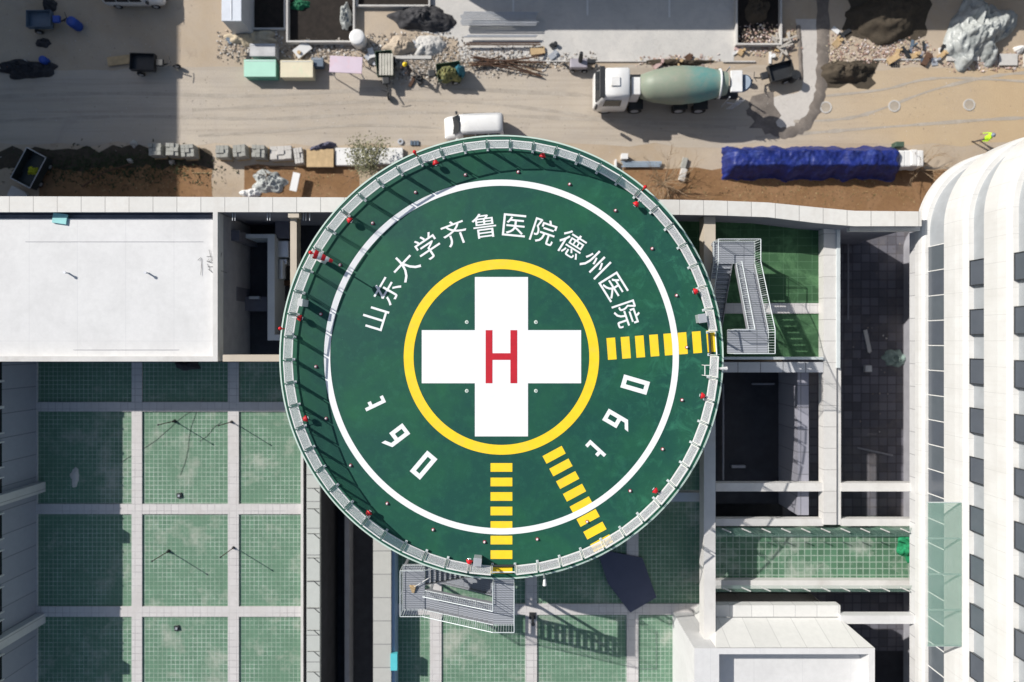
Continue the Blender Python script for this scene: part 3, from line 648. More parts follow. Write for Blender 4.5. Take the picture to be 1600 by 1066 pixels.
MB().annulus(CX, CY, 267.5/s0, 277.2/s0, ZP+0.012, n=240).build('outer_ring', PW, hp_)
MB().annulus(CX, CY, 137.3/s0, 152.6/s0, ZP+0.012, n=200).build('inner_ring', PY, hp_)
q = [(742,433),(825,433),(825,516),(908,516),(908,599),(825,599),(825,682),(742,682),(742,599),(659,599),(659,516),(742,516)]
cr = MB()
cr.sheet([pv(*p) for p in q], ZP+0.012); cr.build('cross', PW, hp_)
hh = MB()
q = [(758.8,516),(769.5,516),(769.5,552),(797.5,552),(797.5,516),(808.2,516),(808.2,599),(797.5,599),(797.5,562.5),(769.5,562.5),(769.5,599),(758.8,599)]
hh.sheet([pv(*p) for p in q], ZP+0.018); hh.build('letter', PRD, hp_)
# characters round the arc
chars = '山东大学齐鲁医院德州医院'
for i, ch in enumerate(chars):
    ang = rad(-73.0+13.1*i)
    cu = bpy.data.curves.new('glyph', 'FONT'); cu.body = ch; cu.size = 1.0; cu.offset = 0.002; cu.resolution_u = 3
    to = bpy.data.objects.new('glyph_tmp', cu); COL.objects.link(to)
    dg = bpy.context.evaluated_depsgraph_get(); me = bpy.data.meshes.new_from_object(to.evaluated_get(dg))
    bpy.data.objects.remove(to)
    xs = [v.co.x for v in me.vertices]; ys = [v.co.y for v in me.vertices]
    mb = MB(); sc_ = 1.50; r = 207.2/s0
    cxx = 0.5*(min(xs)+max(xs)); cyy = 0.385
    Mx = Matrix.Translation((CX+math.sin(ang)*r, CY+math.cos(ang)*r, ZP+0.012))@Matrix.Rotation(-ang, 4, 'Z')@Matrix.Scale(sc_, 4)@Matrix.Translation((-cxx, -cyy, 0))
    mb.add([(v.co.x, v.co.y, 0) for v in me.vertices], [tuple(p.vertices) for p in me.polygons], Mx)
    mb.build('character', PW, hp_)
# digits 190, twice
def digit(kind, tl, up, right_anchor=False):
    u = Vector((up[0], up[1])).normalized(); rt_ = Vector((-u.y, u.x)); T = Vector(tl)
    def P(a, b): q = T+rt_*a-u*b; return pv(q.x, q.y)     # a right, b down, in photo pixels
    polys = []
    if kind == '0':
        w_, h_, s_ = 21, 42.3, 6.9
        polys = [[(0,0),(w_,0),(w_,s_),(0,s_)], [(0,h_-s_),(w_,h_-s_),(w_,h_),(0,h_)], [(0,s_),(s_,s_),(s_,h_-s_),(0,h_-s_)], [(w_-s_,s_),(w_,s_),(w_,h_-s_),(w_-s_,h_-s_)]]
    if kind == '9':
        polys = [[(0,0),(20.5,0),(20.5,6.1),(0,6.1)], [(0,6.1),(6.3,6.1),(6.3,19.4),(0,19.4)], [(0,19.4),(14.1,19.4),(14.1,25.7),(0,25.7)], [(14.1,6.1),(20.5,6.1),(20.5,34.9),(14.1,32.5)], [(14.1,32.5),(20.5,34.9),(4.5,44.5),(5.4,37.8)]]
    if kind == '1':
        polys = [[(-5.4,0),(0,0),(0,34),(-5.4,34)], [(-11.8,0),(-5.4,0),(-5.4,5.3),(-11.8,5.3)], [(-11.6,21),(-5.4,21),(-5.4,26.6),(-11.6,26.6)]]
    mb = MB()
    for p in polys: mb.sheet([P(*c) for c in p], ZP+0.012)
    mb.build('digit', PW, hp_)
digit('1', (603.3,628.3), (0.90,-0.43)); digit('9', (628.7,661.4), (0.797,-0.604)); digit('0', (667.6,704), (0.647,-0.763))
digit('0', (969.2,605.3), (-0.96,-0.28)); digit('9', (940.8,656.3), (-0.864,-0.504)); digit('1', (922.2,687.1), (-0.736,-0.677))
# supports
for k in range(8):
    a = 2*math.pi*(k+.5)/8; MB().cyl((CX+8.5*math.cos(a), CY+8.5*math.sin(a), 0), (CX+8.5*math.cos(a), CY+8.5*math.sin(a), ZP-0.45), 0.35, n=16).build('column', P_conc, hp_)

# fence
FR = 11.72
fe = empty('safety_fence', (CX, CY, ZP), 'white framed wire mesh fence panels standing around the rim of the helipad', 'fence')
NP = 58; st = 360/NP; A0 = 2.45
def ppos(deg, r): a = rad(deg); return Vector((CX+math.sin(a)*r, CY+math.cos(a)*r, 0))
L = 2*FR*math.sin(rad(st/2)); hw = L/2-0.055
def panel_proto():
    mb = MB(); t = 0.0025; n = 12
    for k in range(1, n): x = -hw+2*hw*k/n; mb.box(x-t, x+t, -t, t, 0.22, 1.58)
    m_ = 24
    for k in range(1, m_): z = 0.22+1.36*k/m_; mb.box(-hw, hw, -.004, .004, z-.002, z+.002)
    me_ = mb.build('mesh_panel', mat('pale_wire', (0.74,0.74,0.76), 0.5, var=.05), fe); me_.location = (0,0,0)
    me_.data.transform(Matrix.Translation(fe.location))
    fr = MB(); f = 0.035
    fr.box(-hw,hw,-.03,.03,.18,.24); fr.box(-hw,hw,-.03,.03,1.56,1.62); fr.box(-hw,-hw+.045,-.022,.022,.24,1.56); fr.box(hw-.045,hw,-.022,.022,.24,1.56)
    fo = fr.build('frame', M['white'], fe); fo.data.transform(Matrix.Translation(fe.location)); fo.parent = me_; fo.location = (0,0,0)
    return me_
pp0 = panel_proto()
def post_proto():
    mb = MB(); mb.box(-.022,.022,-.03,.022,0,1.35)
    mb.tube([(0,.02,1.0),(0,.55,.03)], .018, 5)
    mb.box(-.07,.07,-.13,.04,0,.03); mb.box(-.06,-.035,-.16,-.022,.10,.16); mb.box(.035,.06,-.16,-.022,.10,.16)
    o = mb.build('post', M['railsteel'], fe); o.data.transform(Matrix.Translation(fe.location)); return o
po0 = post_proto()
first = True
for k in range(NP):
    mid = A0+st*(k+.5); p = ppos(mid, FR*math.cos(rad(st/2)))
    if k in (13, 28): continue
    o = pp0 if first else copy_tree(pp0, fe)
    o.location = (p.x-CX, p.y-CY, 0); o.rotation_euler = (0,0,-rad(mid)); first = False
first = True
for k in range(NP):
    a = A0+st*k; p = ppos(a, FR)
    o = po0 if first else copy_tree(po0, fe)
    o.location = (p.x-CX, p.y-CY, 0); o.rotation_euler = (0,0,-rad(a)); first = False

ORD = ['first','second','third','fourth','fifth','sixth','seventh','eighth','ninth','tenth','eleventh','twelfth','thirteenth','fourteenth','fifteenth','sixteenth','seventeenth','eighteenth','nineteenth','twentieth','twenty first','twenty second']
# low perimeter lights
LM = mat('frosted_lens', (0.75,0.66,0.68), 0.3, var=0.1)
lp = empty('perimeter_light', ppos(5.2, 290/s0)+Vector((0,0,ZP)), 'x', 'light', 'perimeter lights on the pad')
p = root_loc(lp); mb = MB(); mb.cyl(p, p+Vector((0,0,.04)), .10, .09, 14); mb.build('base', mat('maroon_base', (0.30,0.03,0.06), .5), lp)
mb = MB(); mb.lathe([(0.04,.062),(0.09,.062),(0.12,.045),(0.13,0.001)], p, (0,0,1), 12); mb.build('lens', LM, lp)
for k in range(22):
    o = lp if k == 0 else copy_tree(lp); q = ppos(5.2+360/22*k, 290/s0); o.location = (q.x, q.y, ZP)
    o['label'] = f'small pink deck light outside the white ring, {ORD[k]} clockwise from the top'
# flush lights beside the cross
fl0 = None
for (px, py, t) in ((729.5,503.5,'upper left'),(837.5,503.5,'upper right'),(729.5,611,'lower left'),(837.5,611,'lower right')):
    x, y = pv(px, py)
    if fl0 is None:
        fl0 = empty('flush_light', (x,y,ZP), 'x', 'light', 'flush lights by the cross'); p = Vector((x,y,ZP))
        MB().cyl(p, p+Vector((0,0,.03)), .11, .09, 14).build('ring', mat('grey_white_ring', (0.6,0.68,0.62), 0.5), fl0)
        MB().cyl(p+Vector((0,0,.03)), p+Vector((0,0,.045)), .035, .03, 10).build('lens', M['dark'], fl0); o = fl0
    else: o = copy_tree(fl0); o.location = (x,y,ZP)
    o['label'] = f'small round flush light in the {t} inner corner of the white cross'
# red floodlights by the fence
fd = [(680,253),(848,242),(995,318),(1088,455),(1099,619),(1025,768),(733,879),(575,803),(476,655),(467,497),(545,343)]
nm = ['upper left arc near the shrub','top near the white van','upper right near the bare tree','right side above the yellow bars','right side below the yellow bars','lower right','bottom left of the vertical yellow bars','lower left','left side above the lower left terrace','left side beside the white box','upper left between windsock and shrub']
f0 = None
for i, (px, py) in enumerate(fd):
    q = W(px, py, ZP+0.5); d = Vector((q.x-CX, q.y-CY)).normalized(); a = math.atan2(d.y, d.x)
    if f0 is None:
        f0 = empty('floodlight', (0,0,ZP), 'x', 'floodlight', 'red floodlights at the pad fence')
        hd = MB(); hd.lathe([(-.12,.04),(-.09,.11),(0.0,.15),(.08,.19),(.10,.18)], (0,0,ZP+.42), (-1,0,-.35), 14); ho = hd.build('housing', M['red'], f0)
        MB().cyl((-.10,0,ZP+.386), (-.132,0,ZP+.373), .16, n=14).build('lens', M['glassdark'], ho)
        bk = MB(); bk.tube([(0,0,ZP), (0.02,0,ZP+.42)], .025, 6); bk.tube([(0.05,0,ZP+.42),(.42,.05,ZP+.35)], .018, 6); bk.box(-.08,.08,-.08,.08,ZP,ZP+.03); bk.build('bracket', M['railsteel'], f0)
        o = f0
    else: o = copy_tree(f0)
    o.location = (q.x, q.y, ZP); o.rotation_euler = (0,0,a)
    o['label'] = 'red floodlight inside the pad fence, '+nm[i]
# windsock
q = W(486, 395, ZP+2.5); ws = empty('windsock', (q.x,q.y,ZP), 'red and white striped windsock on a mast at the upper left rim', 'windsock')
tp = Vector((q.x, q.y, ZP+2.5))
MB().tube([(q.x,q.y,ZP), tp], .04, 8).build('mast', M['white'], ws)
mb = MB(); mb.lathe([(0,.001),(.03,.1),(.12,.1),(.16,.001)], tp, (0,0,1), 10); mb.build('lamp', M['red'], ws)
e = W(521, 409, ZP+2.1); sdir = (e-tp); sdir = Vector((sdir.x, sdir.y, -.40)); Ls = sdir.length; sdir.normalize()
b0 = tp+sdir*0.18
for k in range(5):
    t0 = .16+k*(Ls-.2)/5; t1 = t0+(Ls-.2)/5; r0 = .25-.035*k; r1 = r0-.035
    mb = MB(); mb.lathe([(t0,r0),((t0+t1)/2, r0*1.02-.01),(t1,r1)], tp, sdir, 16); mb.build('sock_band', M['red'] if k % 2 == 0 else M['white'], ws)
# cabinets and small fittings on the rim
def cab(px0,py0,px1,py1,z0,z1,rot,m,name,label,cat):
    a = W((px0+px1)/2,(py0+py1)/2,z1); w_ = (px1-px0)/S(z1)/2; h_ = (py1-py0)/S(z1)/2
    r = empty(name, (a.x,a.y,z0), label, cat); Mx = Matrix.Translation((a.x,a.y,0))@Matrix.Rotation(rad(rot),4,'Z')
    MB().bbox(-w_,w_,-h_,h_,z0,z1-.03,.02,Mx).build('body', m, r); MB().bbox(-w_*1.08,w_*1.08,-h_*1.08,h_*1.08,z1-.03,z1,.01,Mx).build('lid', m, r); return r
cab(465,467,472.5,478,ZP,ZP+1.1,-8,M['white'],'control_box','white control box inside the left rim fence above a red floodlight','box')
cab(1092,491,1104,504,ZP,ZP+0.7,8,M['steel'],'junction_box','grey square junction box on the pad above the right exit','box')
cab(740,873,752,885,ZP,ZP+0.7,-5,M['steel'],'junction_box','grey square junction box on the pad beside the bottom exit','box')
cab(493,402,503,408,ZP,ZP+1.0,-30,M['white'],'windsock_box','pale box at the foot of the windsock mast','box')
ex = MB(); a = W(479.5, 474, ZP); ex.cyl(a, a+Vector((0,0,.5)), .05, n=8); ex.tube([a+Vector((-.02,-.15,.05)), a+Vector((0.02,.25,.05))], .03, 6)
tag(ex.build('extinguisher', M['dark'], origin=a), 'slim dark fire fitting standing next to the white control box', 'fire fitting')
for (px, py, t) in ((443, 514, 'left outer rim beside the white control box'), (1016, 283+0, 'upper right outer rim near the bare tree'), (648, 238, 'upper left outer rim near the shrub')):
    a = W(px, py, ZP+.6); a.z = ZP; d = Vector((a.x-CX, a.y-CY, 0)).normalized(); c = Vector((CX,CY,ZP))+d*12.3
    mb = MB(); mb.tube([c, c+Vector((0,0,.6))], .03, 6); mb.lathe([(.6,.06),(.66,.1),(.78,.1),(.84,.03)], c, (0,0,1), 10)
    tag(mb.build('obstacle_light', M['red'], origin=c), f'small red obstacle light on the {t}', 'light', 'obstacle lights on the outer rim')
# arm cameras / foam monitors on outer rim
for (px, py, dx, dy, t) in ((1126, 576, 10, 0, 'right'), (851, 905, 0, 10, 'bottom')):
    a = W(px, py, ZP+.8); b = W(px+dx, py+dy, ZP+.8); r = empty('foam_monitor', (a.x,a.y,ZP), f'white foam cannon pointing outward over the {t} rim of the pad', 'foam cannon', 'foam cannons on the rim')
    MB().tube([(a.x,a.y,ZP-.4), (a.x,a.y,ZP+.8)], .06, 8).build('stand', M['steel'], r)
    mb = MB(); mb.cyl(a, b, .07, .11, 10); mb.build('barrel', M['white'], r)
# gates: open leaf frames
for k, t in ((13, 'right'), (28, 'bottom')):
    a = ppos(A0+st*k, FR); b = ppos(A0+st*(k+1), FR); m_ = (a+b)/2
    g = empty('gate', (m_.x, m_.y, ZP), f'low dark threshold and gate rail at the {t} exit of the pad', 'gate', 'gates of the pad fence')
    mb = MB(); mb.tube([a+Vector((0,0,ZP+.12)), b+Vector((0,0,ZP+.12))], .07, 8); mb.build('threshold', M['dark'], g)
    mb = MB(); o1 = a+(a-Vector((CX,CY,0))).normalized()*.35; o2 = b+(b-Vector((CX,CY,0))).normalized()*.35
    mb.tube([o1+Vector((0,0,ZP+.15)), o2+Vector((0,0,ZP+.15))], .04, 6); mb.build('rail', M['white'], g)
# small bench-like bracket frame inside right rim
a = W(1106, 580, ZP+.5); br = empty('hose_rack', (a.x,a.y,ZP), 'thin open steel rack beside the right rim under the exit', 'rack')
mb = MB(); x0,x1,y0,y1 = WR(1101.5, 571, 1112, 587, ZP+.6)
mb.tube([(x1,y1,ZP+.6),(x0,y1,ZP+.6),(x0,y0,ZP+.6),(x1,y0,ZP+.6)], .025, 6); mb.build('frame', M['white'], br)
for y_ in (y0, y1): MB().tube([(x0,y_,ZP),(x0,y_,ZP+.6)], .02, 6).build('leg', M['white'], br)

# ------------------------------------------------------------------ exit stairs
TR_ = tiles('ribbed_steel_tread', (0.36,0.38,0.42), (0.17,0.18,0.2), 40, 0.13, 0.03, 0.5, 0.1, world=False)
SD = mat('stair_stringer', (0.30,0.31,0.34), 0.5, 0.2, var=0.15)
def stair(name, label, F, P0, P1):
    """F maps local (s along the flight, t across, z) to the world; s runs from the pad landing to the mid landing"""
    base_ = F(2, 1, ZD); r = empty(name, base_, label, 'staircase')
    def bx(s0_, s1_, t0, t1, z0, z1, nm, m):
        a = F(s0_, t0, 0); b = F(s1_, t1, 0)
        return MB().box(min(a.x,b.x), max(a.x,b.x), min(a.y,b.y), max(a.y,b.y), z0, z1).build(nm, m, r)
    return r, bx
def railing(r, pts, balus=True, sp=0.14):
    mb = MB()
    mb.tube([p+Vector((0,0,1.1)) for p in pts], .028, 6); mb.tube([p+Vector((0,0,.12)) for p in pts], .018, 5)
    for i in range(len(pts)-1):
        a, b = pts[i], pts[i+1]; n_ = max(1, int((b-a).length/sp))
        for k in range(n_+1): p = a+(b-a)*k/n_; mb.cyl(p, p+Vector((0,0,1.1)), .011 if k % 8 else .025, n=4)
    mb.build('railing', M['railsteel'], r)
def make_stair(name, label, F, plat, q0, q1, mid0, mid1, l0, l1, run, ZL=ZD):
    # F(s, t): s = distance from the pad landing's near side, t = across (0 outer .. inner)
    r = empty(name, Vector((*F(run/2, 0.6), ZD)), label, 'staircase', 'exit stairs of the helipad')
    zA, zB, zC = ZP-0.05, 7.9, 5.75
    def blk(a, b, z0, z1, nm, m):
        p = F(*a); q = F(*b)
        return MB().box(min(p[0],q[0]), max(p[0],q[0]), min(p[1],q[1]), max(p[1],q[1]), z0, z1).build(nm, m, r)
    blk(plat[0], plat[1], zA-0.12, zA, 'upper_landing', TR_)
    blk((run, 0), (run+1.3, l1), zB-0.12, zB, 'middle_landing', TR_)
    blk((-1.2, l0), (0, l1), zC-0.12, zC, 'lower_landing', TR_)
    def flight(sa, sb, za, zb, t0, t1):
        n_ = 14; st_ = MB()
        for k in range(n_):
            s0_ = sa+(sb-sa)*k/n_; s1_ = sa+(sb-sa)*(k+1)/n_; zz = za+(zb-za)*(k+1)/n_
            p = F(s0_, t0+.04); q = F(s1_, t1-.04); st_.box(min(p[0],q[0]), max(p[0],q[0]), min(p[1],q[1]), max(p[1],q[1]), zz-.05, zz)
        st_.build('tread', TR_, r)
        sg = MB()
        for t in (t0, t1):
            a = F(sa, t-.02); b = F(sb, t+.02); c = F(sa, t+.02); d = F(sb, t-.02)
            sg.add([(*a,za-.25),(*c,za-.25),(*b,zb-.25),(*d,zb-.25),(*a,za+.05),(*c,za+.05),(*b,zb+.05),(*d,zb+.05)], [(0,1,2,3),(4,7,6,5),(0,4,5,1),(1,5,6,2),(2,6,7,3),(3,7,4,0)])
        sg.build('stringer', SD, r)
    w1 = q1
    flight(0, run, zA, zB, 0, q1)
    flight(run, 0, zB, zC, l0, l1)
    if zC-ZL > 1: flight(0, run, zC, ZL, 0, q1)
    V = lambda s_, t_, z_: Vector((*F(s_, t_), z_))
    (pa, pb) = plat
    railing(r, [V(pb[0], 0, zA), V(0, 0, zA), V(run, 0, zB), V(run+1.3, 0, zB), V(run+1.3, l1, zB), V(run, l1, zB)])
    railing(r, [V(pb[0], 0, zA), V(pb[0], pb[1], zA)]); railing(r, [V(0, pb[1], zA), V(0, q1, zA), V(run, q1, zB)])
    railing(r, [V(run, l1, zB), V(0, l1, zC)], sp=.3)
    for (s_, t_, z_) in ((-1.1, 0.1, zA-.12), (0, .1, zA-.12), (run, .1, zB-.12), (run+1.2, .1, zB-.12), (run+1.2, l1-.1, zB-.12), (run, l1-.1, zB-.12)):
        p = F(s_, t_); MB().box(p[0]-.07, p[0]+.07, p[1]-.07, p[1]+.07, ZL, z_).build('leg', SD, r)
    return r
# right: s = +y from y 0.63; t = -x from x 14.4
make_stair('exit_stair', 'grey steel stair with railings descending from the right exit of the pad', lambda s_, t_: (14.4-t_, 0.63+s_), ((0, 0), (-1.32, 2.25)), 0, 1.1, 0, 0, 1.3, 2.45, 3.97, ZR)
# bottom: s = -x from x -1.05; t = +y from y -15.95
make_stair('exit_stair', 'grey steel stair with railings descending left from the bottom exit of the pad', lambda s_, t_: (-1.05-s_, -15.95+t_), ((0, 0), (-1.17, 2.55)), 0, 1.15, 0, 0, 1.45, 2.65, 4.12)
mb = MB(); mb.bbox(-.28,.28,-.35,.35,0,.08,.02, Matrix.Translation(W(645,920,8.0))@Matrix.Rotation(rad(30),4,'Z'))
a = W(645, 919, 7.95)
bm_ = MB(); bm_.add([(a.x-.2,a.y+.18,a.z),(a.x+.22,a.y+.16,a.z),(a.x+.1,a.y-.3,a.z),(a.x-.05,a.y-.28,a.z),(a.x-.17,a.y+.12,a.z+.12),(a.x+.18,a.y+.12,a.z+.12),(a.x+.08,a.y-.25,a.z+.06),(a.x-.03,a.y-.25,a.z+.06)], [(3,2,1,0),(4,5,6,7),(0,1,5,4),(1,2,6,5),(2,3,7,6),(3,0,4,7)])
bro = empty('broom', a, 'straw broom with a pale handle left on the landing of the bottom stair', 'broom'); bm_.build('bristles', M['wood'], bro)
MB().tube([a+Vector((.1,.1,.1)), a+Vector((.95,.62,.12))], .022, 6).build('handle', M['white'], bro)
a = W(832, 962, ZD+.1); tl = MB(); tl.cyl(a, a+Vector((0,0,1.3)), .09, .07, 10); tl.box(-.22,.22,-.22,.22,0,.06,Matrix.Translation(a)); tl.cyl(a+Vector((0,0,1.3)), a+Vector((0,0,1.42)), .12, n=10)
tag(tl.build('bollard_lamp', M['dark'], origin=a), 'dark bollard standing where the pale strips cross on the middle terrace', 'bollard')

# things on the left terrace
for i, (px, py, t) in enumerate(((273, 658, 'in the upper middle panel'), (363, 659, 'beside the upper right panel'), (264, 861, 'in the second row middle panel'), (366, 855, 'beside the second row right panel'))):
    a = W(px, py, ZD); o = empty('terrace_pole', a, f'thin dark pole {t} of the left terrace', 'pole', 'dark poles on the left terrace')
    MB().cyl(a, a+Vector((0,0,2.1)), .035, .025, 8).build('pole', M['rust'], o)
    MB().cyl(a, a+Vector((0,0,.25)), .12, .07, 10).build('base', M['dark'], o)
    MB().cyl(a+Vector((0,0,2.1)), a+Vector((0.0,0,2.16)), .06, .05, 10).build('cap', M['dark'], o)
for (px, py, t) in ((281, 774, 'second row'), (277, 981, 'bottom row')):
    a = W(px, py, ZD); o = empty('roof_drain', a, f'square dark drain grate in the middle panel of the {t} on the left terrace', 'drain', 'roof drains')
    MB().box(-.16,.16,-.16,.16,0,.1, Matrix.Translation(a)@Matrix.Rotation(.2,4,'Z')).build('frame', M['dark'], o)
    MB().box(-.07,.07,-.07,.07,.1,.16, Matrix.Translation(a)).build('grate', M['steel'], o)
def cable(pts, zz, label, th=.012):
    L_ = arc_pts(pts, 5); P = [W(p.x+rnd.uniform(-.6,.6), p.y+rnd.uniform(-.6,.6), zz+.03) for p in L_]; mb = MB(); mb.tube(P, th, 4)
    tag(mb.build('cable', M['dark'], origin=P[0]), label, 'cable')
cable([(318,622),(305,650),(297,672),(294,700),(289,722),(281,743)], ZD, 'black cable running down the middle panels of the left terrace')
cable([(316,632),(280,655),(243,688),(190,722)], ZD, 'black cable slanting left across the upper left panels of the terrace')
cable([(312,690),(326,678),(334,668),(345,660)], ZD, 'short black cable leading to the right hand terrace pole')
a = W(117, 745, ZD); mb = MB(); heap(mb, a.x, a.y, ZD, .3, .6, .1, seed=2); tag(mb.build('cement_patch', G_pale, origin=a), 'pale cement smear on the shaded far left terrace panel', 'patch')
a = W(293, 571, ZD); mb = MB(); heap(mb, a.x, a.y, ZD, .9, .35, .4, seed=12, rough=.5); tag(mb.build('dark_cloth_heap', M['cloth'], origin=a), 'dark heap of cloth lying against the white hall wall on the terrace', 'cloth')
# ------------------------------------------------------------------ vehicles
def frame_xf(c, ang): return Matrix.Translation(c)@Matrix.Rotation(ang, 4, 'Z')
def loft(secs, Mx):
    """secs: (x, zb, zw, zt, wb, ww, wt)"""
    mb = MB(); vs = []
    for (x, zb, zw, zt_, wb_, ww, wt) in secs:
        r = min(.12, (zt_-zw)*.4+.01)
        vs += [(x,-wb_,zb),(x,-ww,(zb+zw)/2),(x,-ww,zw),(x,-wt,zt_-r),(x,-wt+r*1.3,zt_),(x,wt-r*1.3,zt_),(x,wt,zt_-r),(x,ww,zw),(x,ww,(zb+zw)/2),(x,wb_,zb)]
    n = 10; fs = []
    for i in range(len(secs)-1):
        for k in range(n): fs.append((i*n+k, i*n+(k+1)%n, (i+1)*n+(k+1)%n, (i+1)*n+k)[::-1])
    mb.add(vs, fs, Mx, True); m = (len(secs)-1)*n
    mb.add([vs[k] for k in range(n)], [tuple(range(n))], Mx); mb.add([vs[m+k] for k in range(n)], [tuple(range(n-1,-1,-1))], Mx)
    return mb
def wheel(parent, c, r, wd, Mx, name='wheel'):
    mb = MB(); a = Mx@Vector((c[0], c[1]-wd/2, c[2])); b = Mx@Vector((c[0], c[1]+wd/2, c[2]))
    mb.cyl(a, b, r, n=20); o = mb.build(name, M['rubber'], parent)
    mb = MB(); d = (b-a).normalized(); mb.cyl(a-d*.01, b+d*.01, r*.55, n=14); mb.build('rim', M['steel'], o)
def van(c, ang, label, small=False):
    r = empty('van', c, label, 'van'); Mx = frame_xf(c, ang)      # nose towards -x
    secs = [(-2.08,.35,.75,.85,.55,.60,.45),(-2.0,.3,.8,.98,.70,.74,.62),(-1.72,.28,.9,1.12,.76,.80,.70),(-1.35,.28,.95,1.30,.78,.82,.70),(-1.05,.28,.98,1.72,.78,.82,.66),(-.8,.28,.98,1.84,.78,.82,.66),(-.3,.28,.98,1.88,.78,.82,.66),(1.6,.28,.98,1.88,.78,.82,.67),(1.92,.3,.98,1.84,.78,.81,.66),(2.0,.35,.95,1.70,.74,.78,.62),(2.04,.4,.9,1.2,.70,.76,.66)]
    loft(secs, Mx).build('body', M['carwhite'], r)
    ws_ = MB(); ws_.add([(-1.48,-.60,1.27),(-1.40,.0,1.335),(-1.48,.60,1.27),(-1.0,.60,1.80),(-.96,0,1.835),(-1.0,-.60,1.80)], [(0,5,4,1)[::-1],(1,4,3,2)[::-1]], Mx)
    for v in ws_.v: pass
    # windscreen rides just proud of the body
    ws_.v = [v+Vector((0,0,.06)) for v in ws_.v]; ws_.build('windscreen', M['glassdark'], r)
    for sgn in (-1, 1):
        mb = MB()
        for (xa, xb) in ((-.75,.05),(.12,.95),(1.02,1.8)):
            mb.add([(xa,sgn*.83,1.02),(xb,sgn*.83,1.02),(xb,sgn*.735,1.62),(xa,sgn*.735,1.62)], [(0,1,2,3)], Mx)
        mb.build('side_window', M['glassdark'], r)
        MB().bbox(-1.28,-1.12,sgn*.95-.09,sgn*.95+.09,1.05,1.3,.03,Mx).build('wing_mirror', M['carwhite'] if sgn < 0 else M['dark'], r)
        MB().box(-.85,1.75,sgn*.56-.012,sgn*.56+.012,1.885,1.90,Mx).build('roof_rail', M['steel'], r)
        MB().bbox(-2.06,-1.94,sgn*.55-.13,sgn*.55+.13,.66,.84,.02,Mx).build('headlight', M['steel'], r)
        for x in (-1.35, 1.3): wheel(r, (x, sgn*.72, .3), .3, .18, Mx)
    mb = MB(); mb.box(2.045,2.06,-.55,.55,1.15,1.6,Mx); mb.build('rear_window', M['glassdark'], r)
    return r
a = W(741, 197, 1.0); van((a.x, a.y-.05, 0), rad(2), 'white minivan parked on the dusty road, half hidden by the top rim of the pad')
a = W(205, -15, 1.0); van((a.x, a.y, 0), rad(180), 'white minivan in shadow, just entering the top edge at upper left')

# concrete mixer truck
c = W(1050, 140, 0); c = Vector((10.6, 17.3, 0)); tk = empty('mixer_truck', c, 'large concrete mixer truck with white cab and green drum on the road', 'truck'); Mx = Matrix.Translation(c)
secs = [(-4.95,.6,1.4,1.6,1.0,1.10,1.0),(-4.85,.5,1.5,2.0,1.15,1.2,1.08),(-4.55,.5,1.6,2.75,1.18,1.22,1.02),(-4.35,.5,1.6,2.95,1.18,1.22,.98),(-2.85,.5,1.6,3.0,1.18,1.22,.98),(-2.72,.5,1.6,2.9,1.16,1.2,.96)]
loft(secs, Mx).build('cab', M['carwhite'], tk)
mb = MB(); mb.add([(-4.93,-1.02,1.95),(-4.93,1.02,1.95),(-4.50,.92,2.84),(-4.50,-.92,2.84)], [(0,3,2,1)], Mx); mb.build('windscreen', M['glassdark'], tk)
MB().bbox(-4.75,-4.4,-1.05,1.05,2.86,2.98,.03,Mx).build('sun_visor', M['dark'], tk)
for sgn in (-1,1):
    mb = MB(); mb.add([(-4.4,sgn*1.21,1.7),(-3.2,sgn*1.21,1.7),(-3.2,sgn*1.09,2.5),(-4.3,sgn*1.09,2.5)], [(0,1,2,3)], Mx); mb.build('side_window', M['glassdark'], tk)
    MB().bbox(-4.95,-4.8,sgn*1.36-.1,sgn*1.36+.1,1.7,2.3,.03,Mx).build('wing_mirror', M['dark'], tk)
MB().bbox(-4.0,-3.4,-.3,.3,3.0,3.07,.02,Mx).build('roof_hatch', M['carwhite'], tk)
MB().bbox(-2.6,5.1,-.42,.42,.75,1.15,.03,Mx).build('chassis', M['dark'], tk)
MB().bbox(-2.55,-1.95,-.75,.45,1.15,2.65,.06,Mx).build('water_tank', M['carwhite'], tk)
for x in (-2.5, 0.6, 2.0):
    for (ya_, yb_) in ((-1.2,-.5),(.5,1.2)): MB().box(x, x+1.0, ya_, yb_, 1.05, 1.12, Mx).build('mudguard', M['dark'], tk)
for x in (-4.1, -2.2+.2, 1.1, 2.5):
    for sgn in (-1,1): wheel(tk, (x, sgn*.98, .5), .5, .35, Mx)
def drum_mat():
    m, nt, b = base('dusty_green_drum', 0.5); co = coords(nt)
    sx = node(nt, 'ShaderNodeSeparateXYZ'); nt.links.new(co, sx.inputs[0])
    n = nz(nt, co, 1.5, 5)
    ad = node(nt, 'ShaderNodeMath', operation='MULTIPLY_ADD'); nt.links.new(n, ad.inputs[0]); ad.inputs[1].default_value = .5; nt.links.new(sx.outputs[0], ad.inputs[2])
    g = node(nt, 'ShaderNodeMapRange'); nt.links.new(ad.outputs[0], g.inputs[0]); g.inputs[1].default_value = 1.0; g.inputs[2].default_value = 2.1
    col = mix(nt, g.outputs[0], (0.22,0.26,0.20), (0.12,0.27,0.25))
    g2 = node(nt, 'ShaderNodeMapRange'); nt.links.new(ad.outputs[0], g2.inputs[0]); g2.inputs[1].default_value = 3.0; g2.inputs[2].default_value = 3.6
    col = mix(nt, g2.outputs[0], col, (0.25,0.31,0.25))
    col = mix(nt, ramp(nt, nz(nt, co, 2.5, 7, .7), .45, .75, c1=(.6,.6,.6,1)), col, (0.30,0.28,0.23))
    nt.links.new(col, b.inputs['Base Color']); return m
ax = Vector((1,0,.10)).normalized(); og = c+Vector((-1.9,0,2.05))
